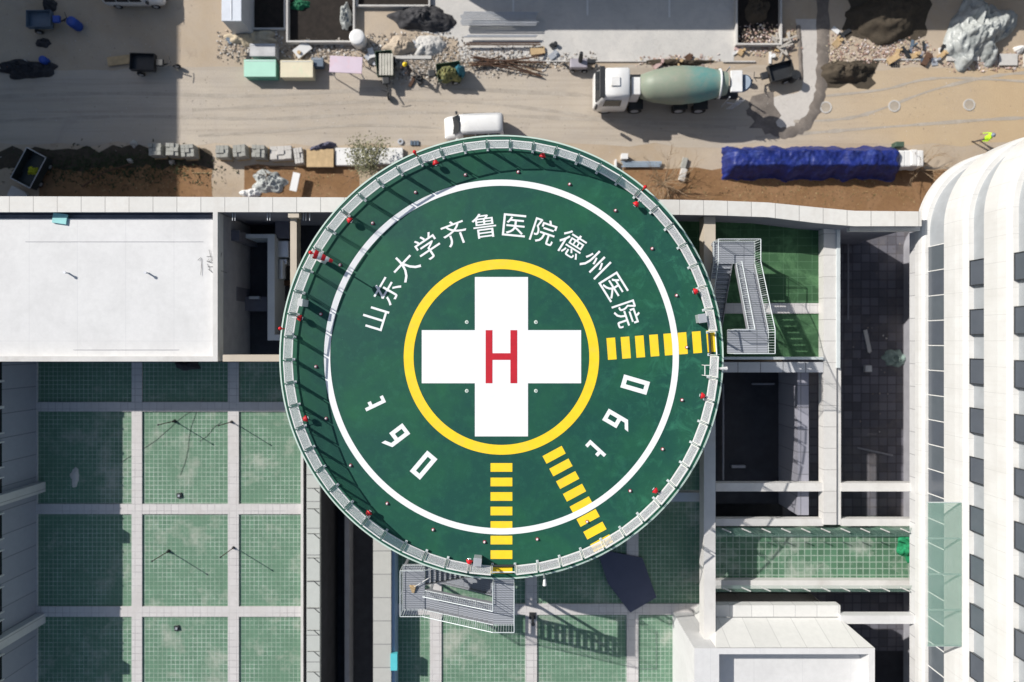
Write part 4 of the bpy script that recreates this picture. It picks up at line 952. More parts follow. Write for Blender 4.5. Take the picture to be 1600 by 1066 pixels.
MB().lathe([(0,.55),(.05,.78),(.9,1.05),(2.0,1.22),(2.8,1.25),(4.0,1.15),(5.2,.88),(5.75,.72)], og, ax, 36).build('drum', drum_mat(), tk)
MB().lathe([(5.2,.93),(5.2,.97),(5.32,.97),(5.32,.90)], og, ax, 36).build('drum_ring', M['white'], tk)
MB().bbox(3.95,4.75,-.72,.72,2.9,3.1,.05,Mx).build('hopper', M['carwhite'], tk)
mb = MB(); mb.tube([(c.x+3.95,c.y-1.0,1.1),(c.x+3.95,c.y-1.0,2.9)], .05, 6); mb.tube([(c.x+3.95,c.y+1.0,1.1),(c.x+3.95,c.y+1.0,2.9)], .05, 6); mb.tube([(c.x+4.9,c.y-.9,1.1),(c.x+4.9,c.y-.9,2.4)], .05, 6)
mb.tube([(c.x+4.0,c.y-1.05,2.0),(c.x+4.9,c.y-1.15,1.9),(c.x+4.95,c.y-.7,1.9)], .03, 6); mb.build('support_frame', M['steel'], tk)
mb = MB(); mb.lathe([(0,.52),(.1,.60),(.35,.30)], c+Vector((4.85,0,2.75)), (.5,0,-1), 20); mb.build('chute', mat('blue_grey_chute', (0.16,0.22,0.30), .5), tk)
mb = MB()
for k in range(7): z_ = 1.0+k*.25; mb.tube([(c.x+4.35+k*.04,c.y-1.12,z_),(c.x+4.75+k*.04,c.y-1.12,z_)], .025, 5)
mb.tube([(c.x+4.33,c.y-1.12,.9),(c.x+4.6,c.y-1.12,2.7)], .03, 6); mb.tube([(c.x+4.73,c.y-1.12,.9),(c.x+5.0,c.y-1.12,2.7)], .03, 6); mb.build('ladder', M['steel'], tk)

# cargo tricycles
def trike(px, py, ang, label, bodym, load=None, L_=1.7, canopy=None, seatm=None):
    c = W(px, py, 0); r = empty('cargo_tricycle', c, label, 'tricycle', 'cargo tricycles on the site'); Mx = frame_xf(c, rad(ang))
    mb = MB(); mb.box(-L_/2,L_/2,-.55,.55,.5,.56,Mx)
    for (a,b,d,e) in ((-L_/2,L_/2,-.58,-.55),(-L_/2,L_/2,.55,.58),(L_/2-.03,L_/2,-.55,.55),(-L_/2,-L_/2+.03,-.55,.55)): mb.box(a,b,d,e,.5,.9,Mx)
    mb.build('cargo_bed', bodym, r)
    mb = MB(); mb.bbox(-L_/2-.62,-L_/2-.1,-.25,.25,.65,.85,.06,Mx); mb.build('seat', seatm or M['dark'], r)
    mb = MB(); mb.tube([Mx@Vector(p) for p in ((-L_/2,0,.45),(-L_/2-.6,0,.5),(-L_/2-1.15,0,.9))], .05, 6); mb.tube([Mx@Vector(p) for p in ((-L_/2-1.1,-.35,1.05),(-L_/2-1.2,0,1.0),(-L_/2-1.1,.35,1.05))], .025, 6); mb.build('handlebar', M['dark'], r)
    wheel(r, (-L_/2-1.3,0,.27), .27, .1, Mx)
    for sgn in (-1,1): wheel(r, (L_/2-.5, sgn*.66, .27), .27, .12, Mx)
    if canopy: MB().bbox(-L_/2-1.0,L_/2-.6,-.55,.55,1.7,1.76,.02,Mx).build('canopy', canopy, r)
    return r, Mx, c
SB = mat('slate_blue_metal', (0.10,0.14,0.19), .5, var=.2); DG = mat('dull_green_paint', (0.06,0.10,0.07), .6, var=.3)
trike(73, 38, 180, 'slate blue cargo tricycle with square bed in the shade at the upper left', SB, seatm=M['blue'])
trike(232, 104, 178, 'dark cargo tricycle in the shade beside the long timber board', M['dark'])
trike(604, 106, 95, 'green cargo tricycle carrying pale planks beside the pink topped stall', DG)
trike(703, 118, 8, 'olive cargo tricycle with a bundled load near the yellow helmet worker', DG)
trike(1214, 118, 15, 'black motor tricycle parked behind the mixer truck', M['dark'])
trike(520+60, 132, 170, 'low dark cargo tricycle under the edge of the pink topped stall', M['dark']) if False else None
a = W(604, 104, .6); mb = MB()
for k in range(5): mb.box(-.45+k*.2, -.29+k*.2, -.75, .75, .6, .68, Matrix.Translation((a.x,a.y,.3)))
tag(mb.build('plank_load', mat('pale_planks', (0.5,0.48,0.42), .8, var=.2), origin=(a.x,a.y,.9)), 'row of pale planks loaded on the green tricycle', 'planks')
a = W(702, 116, .6); mb = MB(); heap(mb, a.x, a.y, .56, 1.0, .6, .75, seed=21, rough=.6, fold=3); tag(mb.build('bundle', mat('camouflage_cloth', (0.16,0.17,0.07), .9, var=.7, sc=5, dirt=(.4,.34,.14), dirtamt=.9), origin=a), 'olive and yellow bundle tied on the olive tricycle', 'bundle')
a = W(718, 113, .6); mb = MB(); heap(mb, a.x, a.y, .5, .35, .5, .8, seed=23, rough=.4); tag(mb.build('bundle', mat('teal_cloth', (0.03,0.16,0.22), .8, var=.4), origin=a), 'teal blue bundle at the right end of the olive tricycle', 'bundle')
a = W(1236, 124, 0); mb = MB(); mb.cyl(a, a+Vector((0,0,.85)), .3, n=16); mb.cyl(a+Vector((0,0,.85)), a+Vector((0,0,.88)), .32, n=16); tag(mb.build('barrel', M['dark'], origin=a), 'black round barrel at the end of the black tricycle', 'barrel')
a = W(97, 98, 0); mb = MB(); mb.lathe([(0,.18),(.3,.22),(.32,.23)], a, (0,0,1), 14); tag(mb.build('bucket', M['blue'], origin=a), 'blue bucket beside the dark scrap heap at upper left', 'bucket') if False else None
for (px, py, r_, h_, m_, nm_, lb_, ct_) in ((73, 97, .27, .5, M['blue'], 'barrel', 'blue barrel on the dark scrap heap at the upper left edge', 'barrel'), (123, 42, .35, .9, M['blue'], 'barrel', 'large blue barrel right of the slate blue tricycle in shade', 'barrel'), (562, 66, .55, .9, M['carwhite'], 'water_tank', 'round white water tank between the rubble and foundation pits', 'tank'), (1214, 112, .22, .8, SB, 'barrel', 'small slate barrel standing on the ground by the black tricycle', 'barrel')):
    a = W(px, py, 0); mb = MB(); mb.lathe([(0,r_*.95),(.04,r_),(h_*.5,r_*1.02),(h_-.05,r_),(h_,r_*.9),(h_+.02,r_*.5)], a, (0,0,1), 22)
    if py != 112: tag(mb.build(nm_, m_, origin=a), lb_, ct_)

# chests / stalls with coloured tops
def chest(px0,py0,px1,py1,h,m,label,legs=False,m2=None,rot=0,cat='chest'):
    x0,x1,y0,y1 = WR(px0,py0,px1,py1,h); c = Vector(((x0+x1)/2,(y0+y1)/2,0)); r = empty('storage_chest' if not legs else 'stall_table', c, label, cat)
    Mx = frame_xf(c, rad(rot)); a, b = (x1-x0)/2, (y1-y0)/2
    if legs:
        MB().bbox(-a,a,-b,b,h-.06,h,.02,Mx).build('top', m, r)
        for sx_ in (-1,1):
            for sy_ in (-1,1): MB().box(sx_*(a-.1)-.03,sx_*(a-.1)+.03,sy_*(b-.1)-.03,sy_*(b-.1)+.03,0,h-.06,Mx).build('leg', M['steel'], r)
    else:
        MB().box(-a+.04,a-.04,-b+.04,b-.04,0,h-.08,Mx).build('body', m2 or m, r); MB().bbox(-a,a,-b,b,h-.08,h,.02,Mx).build('lid', m, r)
        mb = MB(); mb.box(-a+.1,a-.1,b-.12,b-.09,h,h+.02,Mx); mb.build('hinge_strip', M['steel'], r)
    return r
mint = mat('mint_sheet', (0.38,0.66,0.53), .6, var=.08, sc=1); mintd = mat('mint_side', (0.14,0.38,0.30), .6)
cream = mat('cream_sheet', (0.66,0.60,0.44), .6, var=.1, sc=1, dirt=(.45,.60,.40), dirtamt=.9)
chest(381,93,431,120,.8,mint,'mint green topped chest at the edge of the road left of the cream one',m2=mintd)
chest(438,94,489,121,.8,cream,'cream and pale green topped chest right of the mint one')
chest(515,88,566,114,1.5,mat('pink_sheet', (0.60,0.50,0.58), .6, var=.08, sc=1, dirt=(.7,.35,.34), dirtamt=.5),'pink topped stall table with a long shadow beside the road',legs=True,rot=-3,cat='table')
chest(390,68,430,88,.9,mat('grey_white_sheet', (0.50,0.50,0.50), .7, var=.2),'greyish white topped chest behind the mint green one')
chest(486,90,505,104,.6,SB,'small slate box between the cream chest and the pink stall')
a = W(472, 77, .3); mb = MB(); mb.box(-.6,.6,-.35,.35,0,.1,Matrix.Translation((a.x,a.y,.2))@Matrix.Rotation(rad(38),4,'Z')@Matrix.Rotation(rad(6),4,'X')); tag(mb.build('white_board', M['white'], origin=(a.x,a.y,0)), 'square white board lying askew on rubble above the cream chest', 'board')
for (px, py, L_, wd, rot, m_, lb) in ((189,95,1.8,.62,7,M['wood'],'long timber board in the shade at the upper left'), (24,101,.28,.25,40,M['white'],'small square white board on the scrap heap at the left edge'), (43,99,.6,.22,-32,M['white'],'narrow white board on the scrap heap beside the blue barrel'), (38,114,.45,.24,42,M['white'],'white board lying below the other boards of the scrap heap'), (10,105,.4,.2,-50,M['orange'],'orange board at the far left end of the scrap heap')):
    a = W(px, py, .05); mb = MB(); mb.box(-L_/2,L_/2,-wd/2,wd/2,0.12,.16,Matrix.Translation((a.x,a.y,0))@Matrix.Rotation(rad(rot),4,'Z')); tag(mb.build('board', m_, origin=(a.x,a.y,.1)), lb, 'board')
def hp(px, py, rx, ry, h, m_, name, label, cat, seed, rough=.5, fold=2.5, rot=0, **kw):
    a = W(px, py, 0); mb = MB(); heap(mb, a.x, a.y, 0.0, rx, ry, h, seed=seed, rough=rough, fold=fold, rot=rot, **kw); o = mb.build(name, m_, origin=a); return tag(o, label, cat)
scrap = mat('dark_scrap', (0.035,0.035,0.04), .8, var=.6, sc=5)
hp(45, 108, 2.0, .7, .5, scrap, 'scrap_heap', 'dark scrap heap in the shade near the left edge', 'heap', 31, .9, 3)
hp(78, 8, .5, .6, .5, scrap, 'scrap_heap', 'small dark heap above the slate blue tricycle', 'heap', 32)
hp(68, 68, .5, .35, .3, scrap, 'scrap_heap', 'small dark heap below the slate blue tricycle', 'heap', 33)
hp(395, 62, 1.9, .6, .5, ground_mat('buff_sand', (0.50,0.42,0.30),(0.55,0.48,0.36),(0.4,0.32,0.22),(0.3,0.22,0.15),s=.6), 'sand_heap', 'low buff sand heap below the grey cabin', 'heap', 34, .6, 1.2)
hp(1320, 112, 1.9, .85, .7, G_dark, 'soil_heap', 'round heap of dark damp soil right of the curved wheel rut', 'heap', 35, .4)
hp(1386, 25, 2.6, 1.7, .9, G_dark, 'soil_heap', 'wide heap of dark soil at the upper right', 'heap', 36, .5, 1)
hp(1184, 18, .8, 1.0, .7, G_dark, 'soil_heap', 'dark soil mound inside the white edged pit', 'heap', 37)
hp(660, 30, 2.4, .9, .7, mat('painted_shade_dark', (0.05,0.05,0.055), .9, var=.5, sc=3), 'shade_mound', 'dark mound standing in for shade between the two white slab strips at the top', 'heap', 38, .5)  # dark colour stands in for a shadow here, no real heap
hp(668, 72, 1.3, .8, .4, G_conc, 'gravel_heap', 'grey gravel heap beside the worker in the yellow helmet', 'heap', 39, .5)
hp(628, 72, 1.3, .7, .5, G_sand, 'sand_heap', 'buff sand heap right of the round white tank', 'heap', 40, .5)
# plastic sheeting heap at the upper right
psh = mat('crumpled_silver_plastic', (0.40,0.42,0.41), .4, var=.4, sc=2.5, dirt=(.16,.18,.18), dirtamt=.9)
a = W(1530, 50, 0); mb = MB(); heap(mb, a.x, a.y, 0, 1.75, 2.4, .9, 90, 50, seed=51, rough=1.0, fold=.9, rot=rad(-18), sharp=1.2, ragged=.6)
tag(mb.build('plastic_covered_heap', psh, origin=a), 'large heap under crumpled silver plastic sheeting at the upper right', 'heap')
mb = MB(); 
for (x0_,y0_,x1_,y1_,zz) in ((1480,72,1530,95,.12),(1535,78,1558,94,.14),(1562,84,1590,102,.16),(1600,84,1640,104,.1)): mb.box(*WR(x0_,y0_,x1_,y1_,zz),0,zz)
tag(mb.build('concrete_slab_pieces', G_conc, origin=W(1540,90,0)), 'broken grey concrete slabs below the plastic covered heap', 'slabs')
a = W(1592, 78, 0); mb = MB(); heap(mb, a.x, a.y, 0, .35, .25, .4, seed=61, rough=.3); tag(mb.build('sack', M['white'], origin=a), 'white sack at the right edge of the plastic covered heap', 'sack')

# foundation pits: dark recess inside raised pale edges
def pit(px0,py0,px1,py1,label,hgt=.35,t=.12):
    x0,x1,y0,y1 = WR(px0,py0,px1,py1,hgt); r = empty('foundation_pit', ((x0+x1)/2,(y0+y1)/2,0), label, 'pit', 'foundation pits along the top')
    MB().sheet([(x0+t,y0+t),(x1-t,y0+t),(x1-t,y1-t),(x0+t,y1-t)], .02).build('pit_floor', mat('black_soil', (0.022,0.017,0.014), .95, var=.5, sc=2), r)
    mb = MB(); mb.box(x0,x1,y0,y0+t,0,hgt); mb.box(x0,x0+t,y0+t,y1,0,hgt); mb.box(x1-t,x1,y0+t,y1,0,hgt); mb.build('edge', G_conc, r)
pit(390,-60,446,46,'small dark foundation pit right of the grey cabin',.25)
pit(447,-60,554,66,'large dark foundation pit with pale edges at the top left of the slab',.5)
pit(1150,-60,1222,70,'foundation pit with pale edges beside the right end of the slab',.4)
pit(556,-60,672,10,'narrow pit with a pale edge at the top beside the white slab strip',.3)
a = W(543, 25, 0); hp(541, 26, .5, 1.0, .5, psh, 'plastic_bundle', 'silver plastic bundle in the right side of the large pit', 'bundle', 52, .8, 3)
hp(468, 8, .7, .35, .3, mat('green_net_dark', (0.01,0.13,0.06), .8, var=.5), 'green_net', 'dark green net at the top of the large pit', 'net', 53)
# portable cabin
x0,x1,y0,y1 = WR(346,-90,377,33,2.4); r = empty('site_cabin', ((x0+x1)/2,(y0+y1)/2,0), 'pale grey site cabin entering from the top edge left of the pits', 'cabin')
MB().box(x0+.03,x1-.03,y0+.03,y1,0,2.3).build('wall', mat('grey_cabin_wall', (.45,.47,.5), .5, var=.1), r)
MB().bbox(x0,x1,y0,y1,2.3,2.4,.02).build('roof', mat('cabin_roof', (.60,.64,.70), .5, var=.12, sc=1), r)
mb = MB(); mb.box((x0+x1)/2-.02,(x0+x1)/2+.02,y0+.1,y1,2.4,2.44); mb.build('roof_seam', M['steel'], r)

# steel bundles and timber
def bar_bundle(px0,px1,pys,z0,r_,m_,label,name,cat,jit=3):
    mb = MB()
    for i, py in enumerate(pys):
        a = W(px0+rnd.uniform(-jit,jit), py, z0); b = W(px1+rnd.uniform(-jit,jit), py+rnd.uniform(-.6,.6), z0); mb.tube([a,b], r_, 6)
    return tag(mb.build(name, m_, origin=W((px0+px1)/2, pys[0], 0)), label, cat)
bar_bundle(722,840,[19,21.5,24,26.5,29,31.5,34,36.5,39],.5,.045,M['steel'],'bundle of long silver steel tubes lying across the slab edge','steel_tube_bundle','tubes')
bar_bundle(727,840,[55.5,57.5],.35,.05,M['steel'],'pair of silver tubes below the large tube bundle','steel_tubes','tubes')
bar_bundle(730,842,[67.5,70],.35,.05,M['rust'],'pair of brown steel tubes below the silver pair','steel_tubes','tubes')
mb = MB()
for (x0_,y0_,x1_,y1_,x2_,y2_) in ((735,90,780,95,852,97),(732,99,790,99,853,97),(735,103,790,102,845,118),(740,88,800,99,848,113),(735,86,770,96,830,90),(850,84,820,92,760,97),(738,101,780,104,848,120),(745,97,770,92,785,88)):
    mb.tube([W(p.x,p.y,.15+rnd.uniform(0,.2)) for p in arc_pts([(x0_,y0_),(x1_,y1_),(x2_,y2_)],4)], .05, 5)
tag(mb.build('rebar_tangle', M['rust'], origin=W(790,98,0)), 'tangle of rusty reinforcing bars on the road edge below the tube bundles', 'rebar')
a = W(840, 80, .1); mb = MB(); mb.box(-.5,.5,-.25,.25,0.02,.2,Matrix.Translation((a.x,a.y,0))@Matrix.Rotation(rad(8),4,'Z')); tag(mb.build('timber_block', M['wood'], origin=(a.x,a.y,0)), 'ochre timber block at the right end of the tube bundles', 'timber')
# small engine on the slab edge
a = W(905, 105, 0); r = empty('mortar_mixer', a, 'small grey engine driven mixer standing at the kerb left of the mixer truck', 'mixer')
MB().bbox(-.7,.5,-.32,.32,.3,.75,.05,Matrix.Translation(a)).build('body', mat('lilac_grey_paint', (.36,.34,.38), .5, var=.2), r)
mb = MB(); mb.lathe([(0,.14),(.3,.16),(.9,.12)], a+Vector((0,.1,.7)), (0,.3,1), 12); mb.build('funnel', M['dark'], r)
mb = MB(); mb.bbox(.5,1.1,0,.3,.4,.7,.04,Matrix.Translation(a)); mb.build('motor', M['dark'], r)
for sx_ in (-.5,.35): wheel(r, (sx_, -.38, .2), .2, .1, Matrix.Translation(a)); wheel(r, (sx_, .38, .2), .2, .1, Matrix.Translation(a))
hp(1060, 98, 2.2, .25, .25, G_dark, 'soil_heap', 'long dark soil ridge behind the drum of the mixer truck', 'heap', 41, .6)
mb = MB(); rr_ = random.Random(9)
for k in range(14):
    p = W(1222+rr_.uniform(-14,14), 68+rr_.uniform(-10,14), .1+rr_.uniform(0,.3)); an = rr_.uniform(0,3.14); mb.box(-rr_.uniform(.3,.6),rr_.uniform(.3,.6),-.06,.06,0,.05,Matrix.Translation(p)@Matrix.Rotation(an,4,'Z'))
tag(mb.build('timber_offcuts', mat('grey_timber', (.45,.42,.38), .85, var=.3), origin=W(1222,70,0)), 'heap of pale timber offcuts at the corner of the right hand pit', 'timber')

rr_ = random.Random(101); JC = [M['white'], M['wood'], SB, M['rust'], M['dark'], M['steel'], pal_ := mat('sheet_pinkish', (.5,.36,.34), .8)]
for k in range(46):
    x0, y0, x1, y1, zn = rr_.choice([(440,66,510,90,'below the large foundation pit'),(540,50,560,90,'beside the round white tank'),(575,84,625,100,'near the green tricycle'),(625,60,720,130,'near the yellow helmet worker'),(340,60,400,90,'by the buff sand heap'),(850,70,890,112,'left of the mortar mixer'),(1150,72,1250,95,'below the right hand pit'),(1300,40,1320,90,'left of the wide dark soil heap'),(1440,60,1480,100,'left of the silver plastic heap'),(1010,90,1110,102,'behind the mixer drum'),(1380,70,1450,96,'below the wide dark soil heap')])
    ci = rr_.randrange(7)
    a = W(rr_.uniform(x0,x1), rr_.uniform(y0,y1), 0.0); L_ = rr_.uniform(.12,.5); wd = rr_.uniform(.05,.25); m_ = JC[ci]
    mb = MB(); mb.box(-L_,L_,-wd,wd,.02,rr_.uniform(.05,.22), frame_xf(a, rr_.uniform(0,3.14))@Matrix.Rotation(rr_.uniform(-.12,.12),4,'X'))
    if rr_.random() < .35: mb.cyl(a+Vector((.2,.1,0)), a+Vector((.2,.1,rr_.uniform(.2,.4))), rr_.uniform(.08,.16), n=10)
    tag(mb.build('scrap_piece', m_, origin=a), f"small {['white','ochre','slate blue','rusty','black','silver','pinkish'][ci]} scrap piece lying {zn}", 'scrap', 'scrap pieces among the rubble')
# manholes
m0 = None
for (px, py, t) in ((1397,166,'on the sandy ground right of the dark soil heap'), (1514,164,'on the sandy ground above the worker in lime'), (1290,168,'right beside the curved wheel rut')):
    a = W(px, py, 0.004)
    if m0 is None:
        m0 = empty('manhole', a, 'x', 'manhole', 'manhole covers'); mb = MB(); mb.ring(a.x, a.y, .34, .42, 0, .05, 24); mb.build('rim', G_conc, m0)
        MB().cyl((a.x,a.y,0),(a.x,a.y,.035),.335,n=24).build('cover', mat('dusty_cover', (.38,.33,.27), .9, var=.2), m0); o = m0
    else: o = copy_tree(m0); o.location = a
    o['label'] = 'round manhole cover '+t
for (px, py, lb) in ((1399.5,102.5,'small drain grate in the sandy ground below the wide dark soil heap'), (1380,211-0,'dark grate beside the white bags')):
    pass
a = W(1399, 102, .0); mb = MB(); 
for k in range(4): mb.box(a.x-.3+k*.16,a.x-.2+k*.16,a.y-.16,a.y+.16,0,.04)
tag(mb.build('drain_grate', M['dark'], origin=a), 'small drain grate in the sand below the wide dark soil heap', 'grate')
a = W(648, 224, .0); mb = MB()
for k in range(3): mb.box(a.x-.3+k*.22,a.x-.14+k*.22,a.y-.16,a.y+.16,0,.12)
tag(mb.build('block_row', SB, origin=a), 'three small dark blocks on the sand right of the shrub', 'blocks')
a = W(626, 222, 0); mb = MB(); mb.ring(a.x,a.y,.10,.2,0,.12,18); tag(mb.build('tyre', M['steel'], origin=a), 'small pale ring lying beside the three dark blocks', 'ring')

# paver pallets along the bed
pal = mat('grey_pavers', (.34,.34,.31), .85, var=.25, sc=3); wht = mat('pale_pavers', (.52,.50,.47), .85, var=.15, sc=3)
def pallet(px, py, w_, h_, z_, rot, m_, label):
    a = W(px, py, z_); r = empty('paver_pallet', (a.x,a.y,0), label, 'pavers', 'pallets of pavers by the road'); Mx = frame_xf(Vector((a.x,a.y,0)), rad(rot)); mb = MB(); rr = random.Random(int(px))
    nx, ny, nz_ = 3, 3, 3
    for i in range(nx):
        for j in range(ny):
            hgt = z_-rr.choice((0,0,.08)); x0 = -w_/2+w_*i/nx; y0 = -h_/2+h_*j/ny
            mb.box(x0+.01, x0+w_/nx-.01, y0+.01, y0+h_/ny-.01, .12, hgt, Mx)
    mb.build('stack', m_, r)
    mb = MB(); mb.box(-w_/2-.04,w_/2+.04,-h_/2-.02,h_/2+.02,.06,.115,Mx)
    for y in (-h_/2,0,h_/2): mb.box(-w_/2,w_/2,y-.05,y+.05,0,.06,Mx)
    mb.build('pallet', M['wood'], r)
pos = [(241,233,'shaded pallet of grey pavers behind the dark bed, leftmost of the row'),(268,233,'second shaded pallet of grey pavers from the left'),(292,235,'third pallet of grey pavers, at the corner of the dark bed'),(346,236,'sunlit pallet of grey pavers, fourth from the left'),(373,235,'sunlit pallet with tilted top, fifth from the left'),(403,236,'sunlit pallet of grey pavers, sixth from the left')]
for i, (px, py, lb) in enumerate(pos): pallet(px, py, .88, .85, .95, [2,-3,4,0,6,-2][i], pal, lb)
pallet(438, 238, 1.5, .95, .7, 3, wht, 'wide stack of pale pavers right of the grey pallets')
pallet(466, 243, .6, 1.1, .6, 8, wht, 'narrow upright stack of pale pavers beside the plywood')
for (px, py, s_, lb) in ((208,224,.45,'crumpled white bag at the left end of the shaded pallets'),(203,251,.3,'small white bag on the dark bed edge'),(268,254,.35,'white bag on the dark bed below the pallets')):
    a = W(px, py, 0.1); mb = MB(); heap(mb, a.x, a.y, 0, s_*.6, s_*.6, .35, seed=int(px), rough=.6, fold=4, ragged=.6); tag(mb.build('bag', wht, origin=(a.x,a.y,0)), lb, 'bag')
mb = MB(); mb.box(*WR(479,233,521,261,.5),.4,.5); tag(mb.build('plywood_stack', M['wood'], origin=W(500,247,0)), 'ochre plywood stack beside the white slab row', 'plywood')
mb = MB(); a = W(500,247,0); mb.box(*WR(480,234,520,260,.4),0,.395); tag(mb.build('block_stack', pal, origin=a), 'grey block stack under the plywood sheet', 'blocks')
mb = MB(); a = W(498, 229, .6); heap(mb, a.x, a.y, 0, 1.1, .35, .7, seed=71, rough=.4, rot=rad(18), fold=3); tag(mb.build('tarp_roll', mat('slate_tarp', (.09,.09,.14), .7, var=.3), origin=(a.x,a.y,0)), 'dark slate tarpaulin roll leaning over the plywood stack', 'tarpaulin')
mb = MB(); mb.box(*WR(524,231,573,258,.35),0,.35); mb.box(*WR(576,231,629,256,.30),0,.30); tag(mb.build('white_slab_row', M['white'], origin=W(575,245,0)), 'row of flat white slabs partly behind the shrub', 'slabs')
mb = MB(); mb.box(-.25,.25,-.65,.65,.25,.35,frame_xf(W(463,286,.3),rad(-12))); tag(mb.build('white_board', M['white'], origin=W(463,286,.3)), 'white board standing out on the brown bed left of the pad', 'board')
hp(420, 284, 1.2, .85, .35, psh, 'plastic_heap', 'crumpled grey plastic sheet on the brown bed', 'plastic sheet', 73, .9, 3)
hp(392, 302, .8, .3, .3, M['white'], 'plastic_heap', 'small white plastic heap by the pale wall', 'plastic sheet', 74, .9, 3)
mb = MB(); mb.tube([W(300,270,.05), W(330,271,.05)], .03, 5); tag(mb.build('pipe', M['wood'], origin=W(315,270,0)), 'thin pale stick on the shaded dark bed', 'stick')
mb = MB(); mb.tube([W(385,261,.1), W(460,263,.1)], .035, 5); tag(mb.build('pipe', M['rust'], origin=W(420,262,0)), 'thin brown pipe along the upper edge of the bed with the plastic', 'pipe')
mb = MB(); mb.tube([W(128,292,.6), W(165,268,.5), W(205,256,.3)], .05, 6); tag(mb.build('pole', M['rust'], origin=W(165,270,0)), 'bent brown pole slanting across the shaded bed at the left', 'pole')
# cart
c = W(60, 268, 0); r = empty('tipper_cart', c, 'dark open tipper cart holding yellow sacks at the left by the pale wall', 'cart'); Mx = frame_xf(c, rad(62))
mb = MB(); mb.box(-1.2,1.2,-.75,.75,.35,.4,Mx)
for (a_,b_,d_,e_) in ((-1.2,1.2,-.78,-.74),(-1.2,1.2,.74,.78),(1.17,1.21,-.74,.74),(-1.21,-1.17,-.74,.74)): mb.box(a_,b_,d_,e_,.35,1.0,Mx)
mb.build('tub', mat('black_green_steel', (.03,.04,.04), .5, var=.3), r)
mb = MB(); mb.tube([Mx@Vector(p) for p in ((-1.2,-.76,1.02),(1.2,-.76,1.02),(1.2,.76,1.02),(-1.2,.76,1.02),(-1.2,-.76,1.02))], .03, 6); mb.build('rim', M['steel'], r)
for sx_ in (-.7,.7):
    for sg in (-1,1): wheel(r, (sx_, sg*.7, .25), .25, .14, Mx)
a = c+Vector((-.1,-.1,.4)); mb = MB(); heap(mb, a.x, a.y, .4, .35, .3, .25, seed=81, rough=.8, fold=5, ragged=.6); tag(mb.build('net_sack', mat('yellow_net', (.55,.55,.03), .8, var=.4), origin=a), 'yellow net sack inside the dark tipper cart', 'sack')
mb = MB(); mb.prism([tuple(W(*p,0).xy) for p in ((17,305),(24,292),(44,301),(50,312),(17,312))], .0, .35); tag(mb.build('stone_slab', wht), 'pale slanting stone slab at the foot of the tipper cart', 'slab')
# blue tarpaulin row
blue = mat('royal_blue_tarpaulin', (.010,.022,.16), .5, var=.6, sc=2.2, bmp=.5, dirt=(.05,.08,.27), dirtamt=.6)
a = W(1263, 253, 0); mb = MB(); nx, ny = 150, 40; vs = []; fs = []
for i in range(nx+1):
    for j in range(ny+1):
        u = i/nx*2-1; v = j/ny*2-1
        ed = 1+.22*noise.noise(Vector((i*.10, 3.1 if v > 0 else 9.2, 0)))+.05*noise.noise(Vector((i*.33, v*.1, 4)))
        x = a.x+u*6.15*(1+.02*noise.noise(Vector((0, j*.25, 7)))); y = a.y-.12+v*1.18*ed
        prof = min(1, (1-abs(u)**26))*max(0, 1-max(0, abs(v)-.42)/.52)**.75 if abs(v) > .42 else min(1, 1-abs(u)**26)
        lump = .16*noise.noise(Vector((x*1.3, y*1.3, 2)))+.12*(0.5-abs(noise.noise(Vector((x*2.6, y*1.8, 5)))))+.07*(.4-abs(noise.noise(Vector((x*6, y*5, 1)))))+.06*noise.noise(Vector((x*.7,y*.2,8)))
        z_ = max(.01, 1.45*prof+lump*(prof*.9+.15)+.04)
        vs.append((x, y, z_ if 0 < i < nx and 0 < j < ny else 0))
for i in range(nx):
    for j in range(ny): k = i*(ny+1)+j; fs.append((k, k+ny+1, k+ny+2, k+1))
mb.add(vs, fs, None, True); tag(mb.build('tarpaulin_stack', blue, origin=a), 'long material stack covered by a royal blue tarpaulin beside the soil bed', 'tarpaulin')
rr_ = random.Random(4); first_ = None
for i in range(5):
    a = W(1400+i*9.5, 247, 1.2); mb = MB(); mb.bbox(-.25,.25,-.58,.58,0,1.2+rr_.uniform(-.04,.04),.1,Matrix.Translation((a.x,a.y+rr_.uniform(-.04,.04),0)))
    tag(mb.build('white_sack_stack', M['white'], origin=(a.x,a.y,0)), f'{ORD[i]} upright white sack column from the blue tarpaulin', 'sacks', 'white sack columns')
a = W(1399, 229, 0); mb = MB(); mb.bbox(-.3,.3,-.18,.18,0,.6,.03,Matrix.Translation(a)); tag(mb.build('green_box', DG, origin=a), 'small dark green box behind the first white sacks', 'box')
# pipes and pile near the bare tree
bar_bundle(972,1032,[253,255.5,258,260.5],.2,.05,mat('pale_blue_pipe',(.34,.42,.50),.4,var=.15),'bundle of pale blue pipes on the sand beside the bare tree','pipe_bundle','pipes',2)
cab(971,240,981,248,0,.5,0,M['white'],'meter_box','small white box above the pale blue pipes','box')
mb = MB(); mb.box(*WR(961,249,963.5,262,.4),0,.4); tag(mb.build('marker_post', M['white'], origin=W(962,255,0)), 'white marker board at the left end of the pale blue pipes', 'board')
for (px,py,s_,lb) in ((1066,274,.45,'pale stone block right of the bare tree, lower one'),(1068,256,.4,'pale stone block right of the bare tree, upper one')):
    a = W(px,py,0); mb = MB(); mb.bbox(-s_*.5,s_*.5,-s_,s_,0,.25,.05,frame_xf(a,rad(-15))); tag(mb.build('stone_block', wht if py>260 else pal, origin=a), lb, 'stone')

